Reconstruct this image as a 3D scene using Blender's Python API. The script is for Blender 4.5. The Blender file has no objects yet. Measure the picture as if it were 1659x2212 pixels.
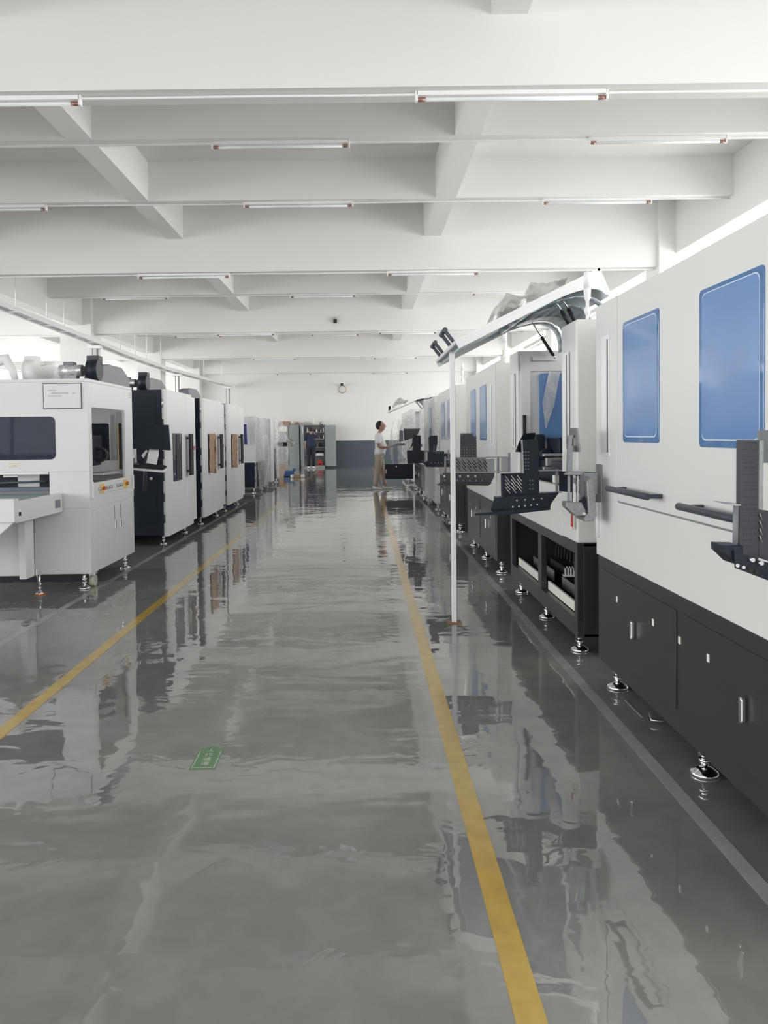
import bpy, bmesh, math, random
from mathutils import Vector, Matrix, noise
random.seed(7)
PI = math.pi
SC = bpy.context.scene
COL = SC.collection

# ------------------------------------------------------------------ camera
EYE = 1.37
F_PX, W_PX, H_PX = 1661.0, 1659.0, 2212.0
PITCH, ROLL = math.radians(1.7), 0.012
VX, VY = 785.592, 989.294                      # optical axis in the frame
fwd = Vector((0, math.cos(PITCH), -math.sin(PITCH)))
rt0 = Vector((1, 0, 0)); up0 = rt0.cross(fwd)
rgt = rt0 * math.cos(ROLL) - up0 * math.sin(ROLL)
upv = up0 * math.cos(ROLL) + rt0 * math.sin(ROLL)
cd = bpy.data.cameras.new('camera'); cam = bpy.data.objects.new('camera', cd); COL.objects.link(cam)
m = Matrix.Identity(4)
for i in range(3):
    m[i][0] = rgt[i]; m[i][1] = upv[i]; m[i][2] = -fwd[i]
m[2][3] = EYE
cam.matrix_world = m
cd.sensor_fit = 'HORIZONTAL'; cd.sensor_width = 36.0; cd.lens = 36.0 * F_PX / W_PX
cd.shift_x = (W_PX / 2 - VX) / W_PX; cd.shift_y = (VY - H_PX / 2) / W_PX
cd.clip_start = 0.05; cd.clip_end = 200
SC.camera = cam

def at(px, py, X=None, Y=None, Z=None):
    d = fwd + rgt * ((px - VX) / F_PX) - upv * ((py - VY) / F_PX)
    t = X / d.x if X is not None else Y / d.y if Y is not None else (Z - EYE) / d.z
    return Vector((d.x * t, d.y * t, EYE + d.z * t))

# ------------------------------------------------------------------ light
SC.view_settings.view_transform = 'Standard'; SC.view_settings.look = 'None'
SC.view_settings.exposure = 0.04; SC.view_settings.gamma = 1.0
SC.view_settings.use_curve_mapping = False
w = bpy.data.worlds.new('sky'); SC.world = w; w.use_nodes = True
bg = w.node_tree.nodes['Background']; bg.inputs[0].default_value = (0.93, 0.97, 1.0, 1); bg.inputs[1].default_value = 2.2

def area(name, loc, rot, sx, sy, power, col=(1, 1, 1)):
    l = bpy.data.lights.new(name, 'AREA'); l.shape = 'RECTANGLE'; l.size = sx; l.size_y = sy
    l.energy = power; l.color = col
    o = bpy.data.objects.new(name, l); o.location = loc; o.rotation_euler = rot; COL.objects.link(o)
    return o
# daylight standing outside each bank of windows, wider than the glass, shining in
TILT = math.radians(10)
area('daylight_right', (7.0, 14.5, 3.3), (0, PI/2 - TILT, 0), 4.2, 46, 2350, (1.0, 0.975, 0.935))
area('daylight_left', (-15.2, 14.5, 3.3), (0, -PI/2 + TILT, 0), 4.2, 46, 4500, (0.985, 0.985, 0.985))
area('daylight_back', (-4, -9.2, 3.0), (PI/2 - math.radians(6), 0, 0), 19, 4.2, 260, (1.0, 0.98, 0.945))

# ------------------------------------------------------------------ materials
def newmat(name):
    mt = bpy.data.materials.new(name); mt.use_nodes = True
    nt = mt.node_tree; return mt, nt, nt.nodes['Principled BSDF']
def mat(name, col, rough=0.5, metal=0.0, noise_amt=0.0, nscale=8.0, bump=0.0, bscale=60.0, spec=0.5, coat=0.0):
    mt, nt, b = newmat(name)
    b.inputs['Base Color'].default_value = (*col, 1); b.inputs['Roughness'].default_value = rough
    b.inputs['Metallic'].default_value = metal; b.inputs['Specular IOR Level'].default_value = spec
    b.inputs['Coat Weight'].default_value = coat; b.inputs['Coat Roughness'].default_value = 0.08
    tc = nt.nodes.new('ShaderNodeTexCoord')
    nz = nt.nodes.new('ShaderNodeTexNoise'); nz.inputs['Scale'].default_value = nscale; nz.inputs['Detail'].default_value = 4
    nt.links.new(tc.outputs['Object'], nz.inputs['Vector'])
    mx = nt.nodes.new('ShaderNodeMix'); mx.data_type = 'RGBA'
    a = noise_amt
    mx.inputs[6].default_value = (*[c * (1 - a) for c in col], 1)
    mx.inputs[7].default_value = (*[min(1, c * (1 + a)) for c in col], 1)
    nt.links.new(nz.outputs['Fac'], mx.inputs[0]); nt.links.new(mx.outputs[2], b.inputs['Base Color'])
    if bump:
        n2 = nt.nodes.new('ShaderNodeTexNoise'); n2.inputs['Scale'].default_value = bscale; n2.inputs['Detail'].default_value = 5
        nt.links.new(tc.outputs['Object'], n2.inputs['Vector'])
        bp = nt.nodes.new('ShaderNodeBump'); bp.inputs['Strength'].default_value = bump; bp.inputs['Distance'].default_value = 0.02
        nt.links.new(n2.outputs['Fac'], bp.inputs['Height']); nt.links.new(bp.outputs['Normal'], b.inputs['Normal'])
    return mt
M = {}
M['plaster'] = mat('white_plaster', (0.80, 0.79, 0.768), 0.85, noise_amt=0.02, nscale=0.8, bump=0.04, bscale=6, spec=0.2)
M['conduit'] = mat('white_plastic_conduit', (0.86, 0.86, 0.85), 0.45, noise_amt=0.02)
M['slate'] = mat('slate_dado_paint', (0.082, 0.102, 0.125), 0.5, noise_amt=0.06, nscale=2)
M['white'] = mat('warm_white_powder_coat', (0.73, 0.73, 0.71), 0.33, noise_amt=0.015, nscale=3, bump=0.02, bscale=400)
M['cool'] = mat('cool_white_powder_coat', (0.76, 0.765, 0.76), 0.4, noise_amt=0.015, nscale=3, bump=0.02, bscale=400)
M['lidpaint'] = mat('bright_white_lid_paint', (0.85, 0.86, 0.85), 0.3, noise_amt=0.01)
M['lidunder'] = mat('daylight_tinted_lid_underside', (0.62, 0.70, 0.76), 0.35, noise_amt=0.06, nscale=5)  # bluish cast of reflected daylight put into the underside colour
M['black'] = mat('black_textured_paint', (0.029, 0.028, 0.0275), 0.34, noise_amt=0.08, nscale=6, bump=0.04, bscale=500, spec=0.5)
M['navy'] = mat('blue_black_paint', (0.014, 0.019, 0.031), 0.42, noise_amt=0.08, nscale=5, spec=0.3)
M['charcoal'] = mat('charcoal_paint', (0.050, 0.054, 0.064), 0.45, noise_amt=0.08)
M['steelgrey'] = mat('grey_housing_paint', (0.22, 0.23, 0.245), 0.5, noise_amt=0.06)
M['cab'] = mat('grey_steel_cabinet_paint', (0.30, 0.325, 0.34), 0.38, noise_amt=0.04, nscale=2)
M['cabin'] = mat('pale_steel_cabinet_inside', (0.42, 0.44, 0.44), 0.5, noise_amt=0.04)
M['galv'] = mat('galvanised_steel', (0.36, 0.37, 0.38), 0.38, 0.75, noise_amt=0.35, nscale=60)
M['alu'] = mat('brushed_aluminium', (0.62, 0.63, 0.64), 0.32, 0.9, noise_amt=0.06, nscale=20)
M['chrome'] = mat('polished_chrome', (0.82, 0.82, 0.83), 0.08, 1.0, noise_amt=0.02)
M['grip'] = mat('dark_anodised_grip', (0.060, 0.068, 0.088), 0.36, 0.3, noise_amt=0.06)
M['rubber'] = mat('black_rubber', (0.015, 0.015, 0.016), 0.6, noise_amt=0.1)
M['blue'] = mat('blue_protective_film', (0.125, 0.25, 0.52), 0.28, noise_amt=0.10, nscale=3, coat=0.5)
M['pane'] = mat('tinted_blue_window_pane', (0.10, 0.20, 0.40), 0.05, noise_amt=0.25, nscale=9)
M['filmedge'] = mat('curled_film_edge', (0.62, 0.72, 0.80), 0.25, noise_amt=0.05)
M['dglass'] = mat('dark_smoked_glass', (0.018, 0.022, 0.045), 0.03, noise_amt=0.3, nscale=6, bump=0.035, bscale=2.2, spec=0.22)
M['purple'] = mat('violet_blue_screen_film', (0.07, 0.07, 0.22), 0.15, noise_amt=0.2, nscale=9)
M['card'] = mat('brown_cardboard', (0.36, 0.235, 0.15), 0.8, noise_amt=0.12, nscale=7)
M['tape'] = mat('crinkled_brown_tape', (0.40, 0.23, 0.13), 0.25, noise_amt=0.3, nscale=30, bump=0.6, bscale=40)
M['amber'] = mat('yellow_emergency_plate', (0.80, 0.55, 0.16), 0.45, noise_amt=0.03)
M['red'] = mat('red_plastic', (0.55, 0.045, 0.04), 0.35, noise_amt=0.05)
M['orange'] = mat('orange_switch_plastic', (0.62, 0.16, 0.03), 0.35, noise_amt=0.05)
M['bluebin'] = mat('blue_crate_plastic', (0.035, 0.09, 0.26), 0.4, noise_amt=0.1)
M['rust'] = mat('rusty_foot_plate', (0.28, 0.16, 0.10), 0.7, noise_amt=0.4, nscale=40)
M['belt'] = mat('grey_green_conveyor_belt', (0.30, 0.36, 0.35), 0.5, noise_amt=0.05)
M['tapegrey'] = mat('worn_grey_floor_tape', (0.36, 0.36, 0.35), 0.2, noise_amt=0.25, nscale=6)
M['beige'] = mat('beige_cotton', (0.47, 0.40, 0.33), 0.85, noise_amt=0.06, bump=0.5, bscale=9)
M['tee'] = mat('white_cotton', (0.90, 0.90, 0.90), 0.85, noise_amt=0.02, bump=0.4, bscale=9)
M['navycloth'] = mat('navy_cotton', (0.020, 0.028, 0.068), 0.85, noise_amt=0.1, bump=0.4, bscale=9)
M['blackcloth'] = mat('dark_trouser_cloth', (0.017, 0.02, 0.03), 0.9, noise_amt=0.1)
M['skin'] = mat('skin', (0.46, 0.26, 0.19), 0.5, noise_amt=0.05)
M['hair'] = mat('black_hair', (0.012, 0.012, 0.013), 0.6, noise_amt=0.3, nscale=60)
M['shoe'] = mat('white_shoe_leather', (0.78, 0.77, 0.74), 0.5, noise_amt=0.03)
M['paper'] = mat('paper_label', (0.80, 0.79, 0.72), 0.6, noise_amt=0.03)
M['ink'] = mat('grey_print', (0.10, 0.10, 0.10), 0.6)
M['faint'] = mat('faint_print', (0.50, 0.50, 0.48), 0.6)
M['mesh'] = mat('dark_blue_grey_metal', (0.13, 0.15, 0.19), 0.35, 0.4, noise_amt=0.3, nscale=10)  # dark blue-grey, partly metallic, tone varied by noise
M['tube'] = mat('milky_lamp_tube', (0.86, 0.88, 0.88), 0.25, noise_amt=0.01)
M['bright'] = mat('sunlit_white_post', (0.95, 0.95, 0.94), 0.25, noise_amt=0.01)  # sunlight on the post put into a brighter white
M['cap'] = mat('copper_lamp_cap', (0.35, 0.20, 0.16), 0.35, 0.6, noise_amt=0.1)
M['cream'] = mat('cream_castor_wheel', (0.66, 0.64, 0.52), 0.5)
M['sill'] = mat('window_frame_paint', (0.75, 0.76, 0.77), 0.4)

# floor : poured epoxy, cloudy grey green, glossy, slightly uneven
mt, nt, b = newmat('grey_epoxy_floor'); M['floor'] = mt
tc = nt.nodes.new('ShaderNodeTexCoord')
def noise_node(scale, detail, sx=1, sy=1, dist=0.0):
    mp = nt.nodes.new('ShaderNodeMapping'); mp.inputs['Scale'].default_value = (sx, sy, 1)
    nt.links.new(tc.outputs['Object'], mp.inputs['Vector'])
    n = nt.nodes.new('ShaderNodeTexNoise'); n.inputs['Scale'].default_value = scale; n.inputs['Detail'].default_value = detail
    n.inputs['Distortion'].default_value = dist
    nt.links.new(mp.outputs['Vector'], n.inputs['Vector']); return n
n1 = noise_node(0.9, 5, 1, 1, 0.6)
n2 = noise_node(7, 6, 1, 1, 0.4)
rp = nt.nodes.new('ShaderNodeValToRGB'); rp.color_ramp.elements[0].position = 0.3; rp.color_ramp.elements[1].position = 0.7
rp.color_ramp.elements[0].color = (0.195, 0.198, 0.188, 1); rp.color_ramp.elements[1].color = (0.262, 0.262, 0.248, 1)
nt.links.new(n1.outputs['Fac'], rp.inputs[0])
mx = nt.nodes.new('ShaderNodeMix'); mx.data_type = 'RGBA'; mx.blend_type = 'MULTIPLY'; mx.inputs[0].default_value = 1
rp2 = nt.nodes.new('ShaderNodeValToRGB'); rp2.color_ramp.elements[0].position = 0.3; rp2.color_ramp.elements[1].position = 0.7
rp2.color_ramp.elements[0].color = (0.88, 0.88, 0.88, 1); rp2.color_ramp.elements[1].color = (1.06, 1.06, 1.05, 1)
nt.links.new(n2.outputs['Fac'], rp2.inputs[0])
nt.links.new(rp.outputs[0], mx.inputs[6]); nt.links.new(rp2.outputs[0], mx.inputs[7]); nt.links.new(mx.outputs[2], b.inputs['Base Color'])
b.inputs['Roughness'].default_value = 0.01; b.inputs['IOR'].default_value = 2.15
b1 = noise_node(1.6, 2, 0.65, 1.15, 0.4); b2 = noise_node(6.0, 2, 0.8, 1.2, 0.4)
ad = nt.nodes.new('ShaderNodeMath'); ad.operation = 'MULTIPLY_ADD'; ad.inputs[1].default_value = 0.22
nt.links.new(b2.outputs['Fac'], ad.inputs[0]); nt.links.new(b1.outputs['Fac'], ad.inputs[2])
bp = nt.nodes.new('ShaderNodeBump'); bp.inputs['Strength'].default_value = 1.0; bp.inputs['Distance'].default_value = 0.0062
nt.links.new(ad.outputs[0], bp.inputs['Height']); nt.links.new(bp.outputs['Normal'], b.inputs['Normal'])
FLOOR_BUMP = bp

# floor paint and sticker take the same gloss
def gloss_floor_paint(name, col):
    mt, nt, b = newmat(name)
    b.inputs['Roughness'].default_value = 0.12; b.inputs['Specular IOR Level'].default_value = 0.5
    tc = nt.nodes.new('ShaderNodeTexCoord'); n = nt.nodes.new('ShaderNodeTexNoise'); n.inputs['Scale'].default_value = 12; n.inputs['Detail'].default_value = 6
    nt.links.new(tc.outputs['Object'], n.inputs['Vector'])
    r = nt.nodes.new('ShaderNodeValToRGB'); r.color_ramp.elements[0].position = 0.3; r.color_ramp.elements[1].position = 0.6
    r.color_ramp.elements[0].color = (*[c * 0.84 for c in col], 1); r.color_ramp.elements[1].color = (*col, 1)
    nt.links.new(n.outputs['Fac'], r.inputs[0]); nt.links.new(r.outputs[0], b.inputs['Base Color'])
    return mt
M['yellow'] = gloss_floor_paint('yellow_floor_paint', (0.52, 0.35, 0.085))
M['green'] = gloss_floor_paint('green_floor_sticker', (0.11, 0.24, 0.11))
M['stickerwhite'] = gloss_floor_paint('pale_sticker_print', (0.50, 0.54, 0.46))

def film(name, alpha, col, rough=0.12, bump=0.8, bscale=14):
    mt, nt, b = newmat(name)
    b.inputs['Base Color'].default_value = (*col, 1); b.inputs['Roughness'].default_value = rough
    tr = nt.nodes.new('ShaderNodeBsdfTransparent'); mxs = nt.nodes.new('ShaderNodeMixShader')
    tc = nt.nodes.new('ShaderNodeTexCoord'); n = nt.nodes.new('ShaderNodeTexNoise'); n.inputs['Scale'].default_value = bscale
    n.inputs['Detail'].default_value = 4; n.inputs['Distortion'].default_value = 1.5
    nt.links.new(tc.outputs['Object'], n.inputs['Vector'])
    bp = nt.nodes.new('ShaderNodeBump'); bp.inputs['Strength'].default_value = bump; bp.inputs['Distance'].default_value = 0.03
    nt.links.new(n.outputs['Fac'], bp.inputs['Height']); nt.links.new(bp.outputs['Normal'], b.inputs['Normal'])
    r = nt.nodes.new('ShaderNodeValToRGB'); r.color_ramp.elements[0].position = 0.35; r.color_ramp.elements[1].position = 0.65
    r.color_ramp.elements[0].color = (alpha * 0.6,) * 3 + (1,); r.color_ramp.elements[1].color = (min(1, alpha * 1.35),) * 3 + (1,)
    nt.links.new(n.outputs['Fac'], r.inputs[0]); nt.links.new(r.outputs[0], mxs.inputs[0])
    nt.links.new(tr.outputs[0], mxs.inputs[1]); nt.links.new(b.outputs[0], mxs.inputs[2])
    nt.links.new(mxs.outputs[0], nt.nodes['Material Output'].inputs[0]); return mt
M['wrap'] = film('clear_crinkled_wrap', 0.42, (0.78, 0.79, 0.79), 0.12, 0.6, 5)
M['bag'] = film('cloudy_plastic_sheet', 0.72, (0.60, 0.61, 0.58), 0.3, 0.3, 3.5)
M['glass'] = film('window_glass', 0.06, (0.9, 0.95, 1.0), 0.02, 0.0)

# ------------------------------------------------------------------ mesh builder
class MB:
    def __init__(s): s.v = []; s.f = []; s.mi = []; s.sm = []
    def add(s, vs, fs, mi=0, smooth=False):
        n = len(s.v); s.v += [tuple(p) for p in vs]
        for f in fs: s.f.append([n + i for i in f]); s.mi.append(mi); s.sm.append(smooth)
        return s
    def box(s, x0, x1, y0, y1, z0, z1, mi=0):
        x0, x1 = sorted((x0, x1)); y0, y1 = sorted((y0, y1)); z0, z1 = sorted((z0, z1))
        return s.add([(x0,y0,z0),(x1,y0,z0),(x1,y1,z0),(x0,y1,z0),(x0,y0,z1),(x1,y0,z1),(x1,y1,z1),(x0,y1,z1)],
                     [(3,2,1,0),(4,5,6,7),(0,1,5,4),(1,2,6,5),(2,3,7,6),(3,0,4,7)], mi)
    def bar(s, p0, p1, w, h, mi=0, up=(0,0,1)):
        p0 = Vector(p0); p1 = Vector(p1); d = (p1 - p0).normalized(); u = Vector(up)
        if abs(d.dot(u)) > 0.98: u = Vector((1,0,0))
        a = d.cross(u).normalized(); c = a.cross(d).normalized(); a = a * w / 2; c = c * h / 2
        vs = [p + q for p in (p0, p1) for q in (-a - c, a - c, a + c, -a + c)]
        return s.add(vs, [(0,1,2,3),(7,6,5,4),(0,4,5,1),(1,5,6,2),(2,6,7,3),(3,7,4,0)], mi)
    def prism(s, pts, axis, a, b, mi=0):
        # pts 2-D, extruded along axis ('x': (y,z), 'y': (x,z), 'z': (x,y))
        def P(p, t): return {'x': (t, p[0], p[1]), 'y': (p[0], t, p[1]), 'z': (p[0], p[1], t)}[axis]
        n = len(pts); vs = [P(p, a) for p in pts] + [P(p, b) for p in pts]
        ar = sum(pts[i][0] * pts[(i+1) % n][1] - pts[(i+1) % n][0] * pts[i][1] for i in range(n))
        fs = [tuple(range(n)), tuple(range(2*n-1, n-1, -1))] + [(i, i + n, (i+1) % n + n, (i+1) % n) for i in range(n)]
        flip = (ar > 0) == (b > a)
        if axis == 'y': flip = not flip
        if not flip: fs = [f[::-1] for f in fs]
        fs = [f[::-1] for f in fs] if False else fs
        return s.add(vs, fs, mi)
    def slab(s, pts, off, mi=0):
        pts = [Vector(p) for p in pts]; off = Vector(off); n = len(pts)
        return s.add(pts + [p + off for p in pts], [tuple(range(n))[::-1], tuple(range(n, 2*n))] + [(i, (i+1) % n, (i+1) % n + n, i + n) for i in range(n)], mi)
    def tube(s, pts, r, n=10, mi=0, closed=False, smooth=True):
        pts = [Vector(p) for p in pts]; rs = r if isinstance(r, (list, tuple)) else [r] * len(pts)
        vs = []; prev = None
        for i, p in enumerate(pts):
            d = (pts[min(i+1, len(pts)-1)] - pts[max(i-1, 0)])
            if d.length < 1e-9: d = Vector((0,0,1))
            d.normalize()
            if prev is None: u = Vector((0,0,1)) if abs(d.z) < 0.9 else Vector((1,0,0)); a = d.cross(u).normalized()
            else: a = (prev - d * prev.dot(d)); a = a.normalized() if a.length > 1e-6 else d.orthogonal().normalized()
            prev = a; c = d.cross(a)
            vs += [p + (a * math.cos(2*PI*k/n) + c * math.sin(2*PI*k/n)) * rs[i] for k in range(n)]
        L = len(pts); fs = [(i*n + k, i*n + (k+1) % n, (i+1)*n + (k+1) % n, (i+1)*n + k) for i in range(L-1) for k in range(n)]
        s.add(vs, fs, mi, smooth)
        base = len(s.v) - len(vs)
        for f in (list(range(n))[::-1], list(range((L-1)*n, L*n))): s.f.append([base + i for i in f]); s.mi.append(mi); s.sm.append(False)
        return s
    def lathe(s, prof, c, n=24, mi=0):
        cx, cy, cz = c; vs = []
        for r, z in prof: vs += [(cx + r * math.cos(2*PI*k/n), cy + r * math.sin(2*PI*k/n), cz + z) for k in range(n)]
        fs = [(i*n + k, i*n + (k+1) % n, (i+1)*n + (k+1) % n, (i+1)*n + k) for i in range(len(prof)-1) for k in range(n)]
        s.add(vs, fs, mi, True); base = len(s.v) - len(vs)
        for f in (list(range(n))[::-1], list(range((len(prof)-1)*n, len(prof)*n))): s.f.append([base + i for i in f]); s.mi.append(mi); s.sm.append(False)
        return s
    def build(s, name, mats, parent=None, bevel=0.0, seg=2, subsurf=0, smooth=False):
        if not isinstance(mats, (list, tuple)): mats = [mats]
        off = wloc(parent) if parent is not None else Vector((0,0,0))
        me = bpy.data.meshes.new(name)
        me.from_pydata([tuple(Vector(p) - off) for p in s.v], [], s.f)
        for q in mats: me.materials.append(M[q] if isinstance(q, str) else q)
        for p, a, b_ in zip(me.polygons, s.mi, s.sm): p.material_index = a; p.use_smooth = b_ or smooth
        bm = bmesh.new(); bm.from_mesh(me); bmesh.ops.recalc_face_normals(bm, faces=bm.faces); bm.to_mesh(me); bm.free()
        o = bpy.data.objects.new(name, me); COL.objects.link(o)
        if parent is not None: o.parent = parent
        if bevel:
            md = o.modifiers.new('edge', 'BEVEL'); md.width = bevel; md.segments = seg; md.limit_method = 'ANGLE'; md.angle_limit = math.radians(50)
            md.harden_normals = False
        if subsurf:
            md = o.modifiers.new('smooth', 'SUBSURF'); md.levels = subsurf; md.render_levels = subsurf
        return o
def wloc(o):
    v = Vector(o.location); p = o.parent
    while p is not None: v = v + Vector(p.location); p = p.parent
    return v
def thing(name, label, cat, loc, group=None):
    o = bpy.data.objects.new(name, None); COL.objects.link(o); o.location = loc; o.empty_display_size = 0.1
    return tag(o, label, cat, group)
def tag(o, label, cat, group=None):
    o['label'] = label; o['category'] = cat
    if group: o['group'] = group
    return o
def rebase(o):
    """give a one-mesh thing an origin at its base"""
    vs = [v.co for v in o.data.vertices]
    c = Vector(((min(v.x for v in vs) + max(v.x for v in vs)) / 2, (min(v.y for v in vs) + max(v.y for v in vs)) / 2, min(v.z for v in vs)))
    o.data.transform(Matrix.Translation(-c)); o.location = c; return o
def one(mb, name, mats, label, cat, group=None, **k):
    return tag(rebase(mb.build(name, mats, None, **k)), label, cat, group)
def struct(mb, name, mats, parent=None, **k):
    o = mb.build(name, mats, parent, **k)
    if parent is None: rebase(o); o['kind'] = 'structure'
    return o
def copy_tree(o, parent=None):
    c = o.copy(); COL.objects.link(c)
    if parent is not None: c.parent = parent
    for ch in list(o.children): copy_tree(ch, c)
    return c
def rrect(y0, y1, z0, z1, r, n=5):
    pts = []
    for cy, cz, a0 in ((y1-r, z1-r, 0), (y0+r, z1-r, PI/2), (y0+r, z0+r, PI), (y1-r, z0+r, 1.5*PI)):
        for k in range(n+1): a = a0 + k * PI/2/n; pts.append((cy + r*math.cos(a), cz + r*math.sin(a)))
    return pts

# ------------------------------------------------------------------ building shell
XL, XR, YB, YF = -13.6, 5.6, -7.5, 33.3
SLAB, ZM, ZS, ZE = 5.15, 4.07, 4.61, 4.27
MAIN = [-7.4, -0.75, 6.05, 12.68, 20.0, 26.55]
SEC = [-5.2, -3.0, 1.5, 3.8, 8.45, 10.65, 15.1, 17.6, 22.2, 24.4, 28.8, 31.0]
struct(MB().box(XL-.3, XR+.3, YB-.3, YF+.3, -0.2, 0), 'floor', 'floor')
ceil = struct(MB().box(XL-.3, XR+.3, YB-.3, YF+.3, SLAB, SLAB+.15), 'ceiling', 'plaster')
for y in MAIN: MB().box(XL, XR, y, y+.28, ZM, SLAB+.02).build('main_beam', 'plaster', ceil)
MB().box(XL, XR, YF-.28, YF, ZM, SLAB+.02).build('main_beam', 'plaster', ceil)
for y in SEC: MB().box(XL, XR, y, y+.2, ZS, SLAB+.02).build('cross_beam', 'plaster', ceil)
for x0, x1 in ((1.03, 1.31), (-3.18, -2.91), (-10.6, -10.3)): MB().box(x0, x1, YB, YF, ZS+.003, SLAB+.02).build('rib', 'plaster', ceil)
MB().box(5.12, 5.45, YB, YF, ZE, SLAB+.02).build('edge_beam', 'plaster', ceil)
MB().box(-7.5, -7.17, YB, YF, ZE, SLAB+.02).build('edge_beam', 'plaster', ceil)
for y in (6.05, 12.6, 19.8, 26.5, 32.8):
    struct(MB().box(4.85, 5.6, y, y+.6, 0, SLAB), 'column', 'plaster')
    struct(MB().box(-7.75, -6.95, y, y+.7, 0, SLAB), 'column', 'plaster')
# far wall with slate dado
bw = struct(MB().box(-8.5, XR+.3, YF, YF+.3, 0, SLAB), 'wall_far', 'plaster')
MB().box(-8.5, XR, YF-.02, YF, 0, 1.15).build('dado', 'slate', bw)
struct(MB().box(-8.5, XL-.3, YF, YF+.3, 0, 0.9).box(-8.5, XL-.3, YF, YF+.3, 4.1, SLAB), 'wall_far_aisle', 'plaster')
# window walls
def window_wall(name, x, z0, z1, dado=False):
    wl = struct(MB().box(x, x+.3, YB, YF, 0, z0).box(x, x+.3, YB, YF, z1, SLAB), name, 'plaster')
    return wl
window_wall('wall_right', XR, 0.9, 4.25); window_wall('wall_left', XL-.3, 0.9, 4.1)
struct(MB().box(XL, XR, YB-.3, YB, 0, 0.9).box(XL, XR, YB-.3, YB, 4.1, SLAB), 'wall_back', 'plaster')
wn = [0]
def window(axis, pos, a, b, z0, z1, nm):
    wn[0] += 1
    f = MB(); g = MB(); t = .06
    def bx(mb, u0, u1, q0, q1, d):
        if axis == 'x': mb.box(pos-d, pos+d, u0, u1, q0, q1)
        else: mb.box(u0, u1, pos-d, pos+d, q0, q1)
    for u in [a + (b-a)*k/nm for k in range(nm+1)]: bx(f, u-t/2, u+t/2, z0, z1, .04)
    bx(f, a, b, z0, z0+t, .04); bx(f, a, b, z1-t, z1, .04); bx(f, a, b, z0+(z1-z0)*.62, z0+(z1-z0)*.62+t, .04)
    o = struct(f, 'window_%d' % wn[0], 'sill')
    bx(g, a, b, z0, z1, .004); g.build('pane', 'glass', o)
ys = [-7.4, -.5, 6.3, 12.9, 20.1, 26.8, 33.0]
for y0, y1 in zip(ys[:-1], ys[1:]):
    window('x', XR+.15, y0+.2, y1-.2, .9, 4.25, 4); window('x', XL-.15, y0+.2, y1-.2, .9, 4.1, 4)
window('y', YF+.15, XL, -8.5, .9, 4.1, 4)
window('y', YB-.15, XL+.1, -4.1, .9, 4.1, 5); window('y', YB-.15, -3.9, XR-.1, .9, 4.1, 5)

# painted lines, sticker
def strip(x0, x1, y0, y1, m, name, i, h=.0012):
    o = struct(MB().box(x0, x1, y0, y1, 0, h), name, m); return o
strip(.338, .412, .3, 16.3, 'yellow', 'trim_1', 0); strip(.338, .412, 19.5, 33.2, 'yellow', 'trim_2', 0)
struct(MB().slab([(-1.745,.3,0),(-1.672,.3,0),(-1.682,16.2,0),(-1.755,16.2,0)], (0,0,.0012)), 'trim_3', 'yellow')
struct(MB().slab([(-1.83,19.4,0),(-1.757,19.4,0),(-1.737,33.2,0),(-1.81,33.2,0)], (0,0,.0012)), 'trim_4', 'yellow')
strip(1.150, 1.205, .5, 16, 'tapegrey', 'trim_5', 0, .0008); strip(-2.475, -2.42, 1, 16, 'tapegrey', 'trim_6', 0, .0008)
strip(-6.5, 4.5, 17.9, 17.96, 'tapegrey', 'trim_7', 0, .0008)

def text_mesh(body, size, name, m, parent, M4, extrude=.0003):
    cu = bpy.data.curves.new(name, 'FONT'); cu.body = body; cu.size = size; cu.align_x = 'CENTER'; cu.align_y = 'CENTER'; cu.extrude = extrude
    to = bpy.data.objects.new(name, cu); COL.objects.link(to)
    bpy.context.view_layer.update()
    me = bpy.data.meshes.new_from_object(to.evaluated_get(bpy.context.evaluated_depsgraph_get()))
    bpy.data.objects.remove(to); me.transform(M4); me.materials.clear(); me.materials.append(M[m])
    o = bpy.data.objects.new(name, me); COL.objects.link(o); o.parent = parent; return o
sg = one(MB().prism([(-.736,3.13),(-.628,3.13),(-.628,3.33),(-.682,3.37),(-.736,3.33)], 'z', 0, .0012), 'floor_sticker', 'green',
         'small green arrow shaped walkway sticker on the grey floor left of the right yellow line', 'sticker')
mb = MB()
for x in (-.729, -.638): mb.box(x, x+.004, 3.14, 3.315, .0012, .0016)
mb.build('border_lines', 'stickerwhite', sg)
for k, ch in enumerate('人行通道'):
    text_mesh(ch, .036, 'lettering', 'stickerwhite', sg, Matrix.Translation(Vector((-.682, 3.315 - k*.043, .0016)) - sg.location))
mb = MB()
for k in range(14): mb.box(-.719 + k*.0054, -.7155 + k*.0054, 3.143, 3.150, .0012, .0016)
mb.build('small_print', 'stickerwhite', sg)

# ------------------------------------------------------------------ tube lamps and conduit along the beams
def lamp_proto():
    t = thing('tube_lamp', '', 'lamp', (0, 0, 0), 'tube lamps under the ceiling beams')
    MB().box(-.75, .75, -.022, .022, .015, .05).box(-.76, -.74, -.022, .022, -.03, .05).box(.74, .76, -.022, .022, -.03, .05).build('batten', 'conduit', t, bevel=.003)
    MB().tube([(-.68,0,-.012),(.68,0,-.012)], .0165, 12).build('tube', 'tube', t)
    for s in (-1, 1): MB().tube([(s*.68,0,-.012),(s*.742,0,-.012)], .0175, 12).build('end_cap', 'cap', t)
    return t
lp = lamp_proto(); used = [False]
names = {6.05: 'the nearest deep beam', 8.45: 'the first shallow beam', 10.65: 'the second shallow beam',
         12.68: 'the second deep beam', 17.6: 'the third shallow beam', 20.0: 'the deep beam with the black box',
         24.4: 'the fourth shallow beam', 26.55: 'the fourth deep beam', 33.0: 'the far wall beam'}
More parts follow.
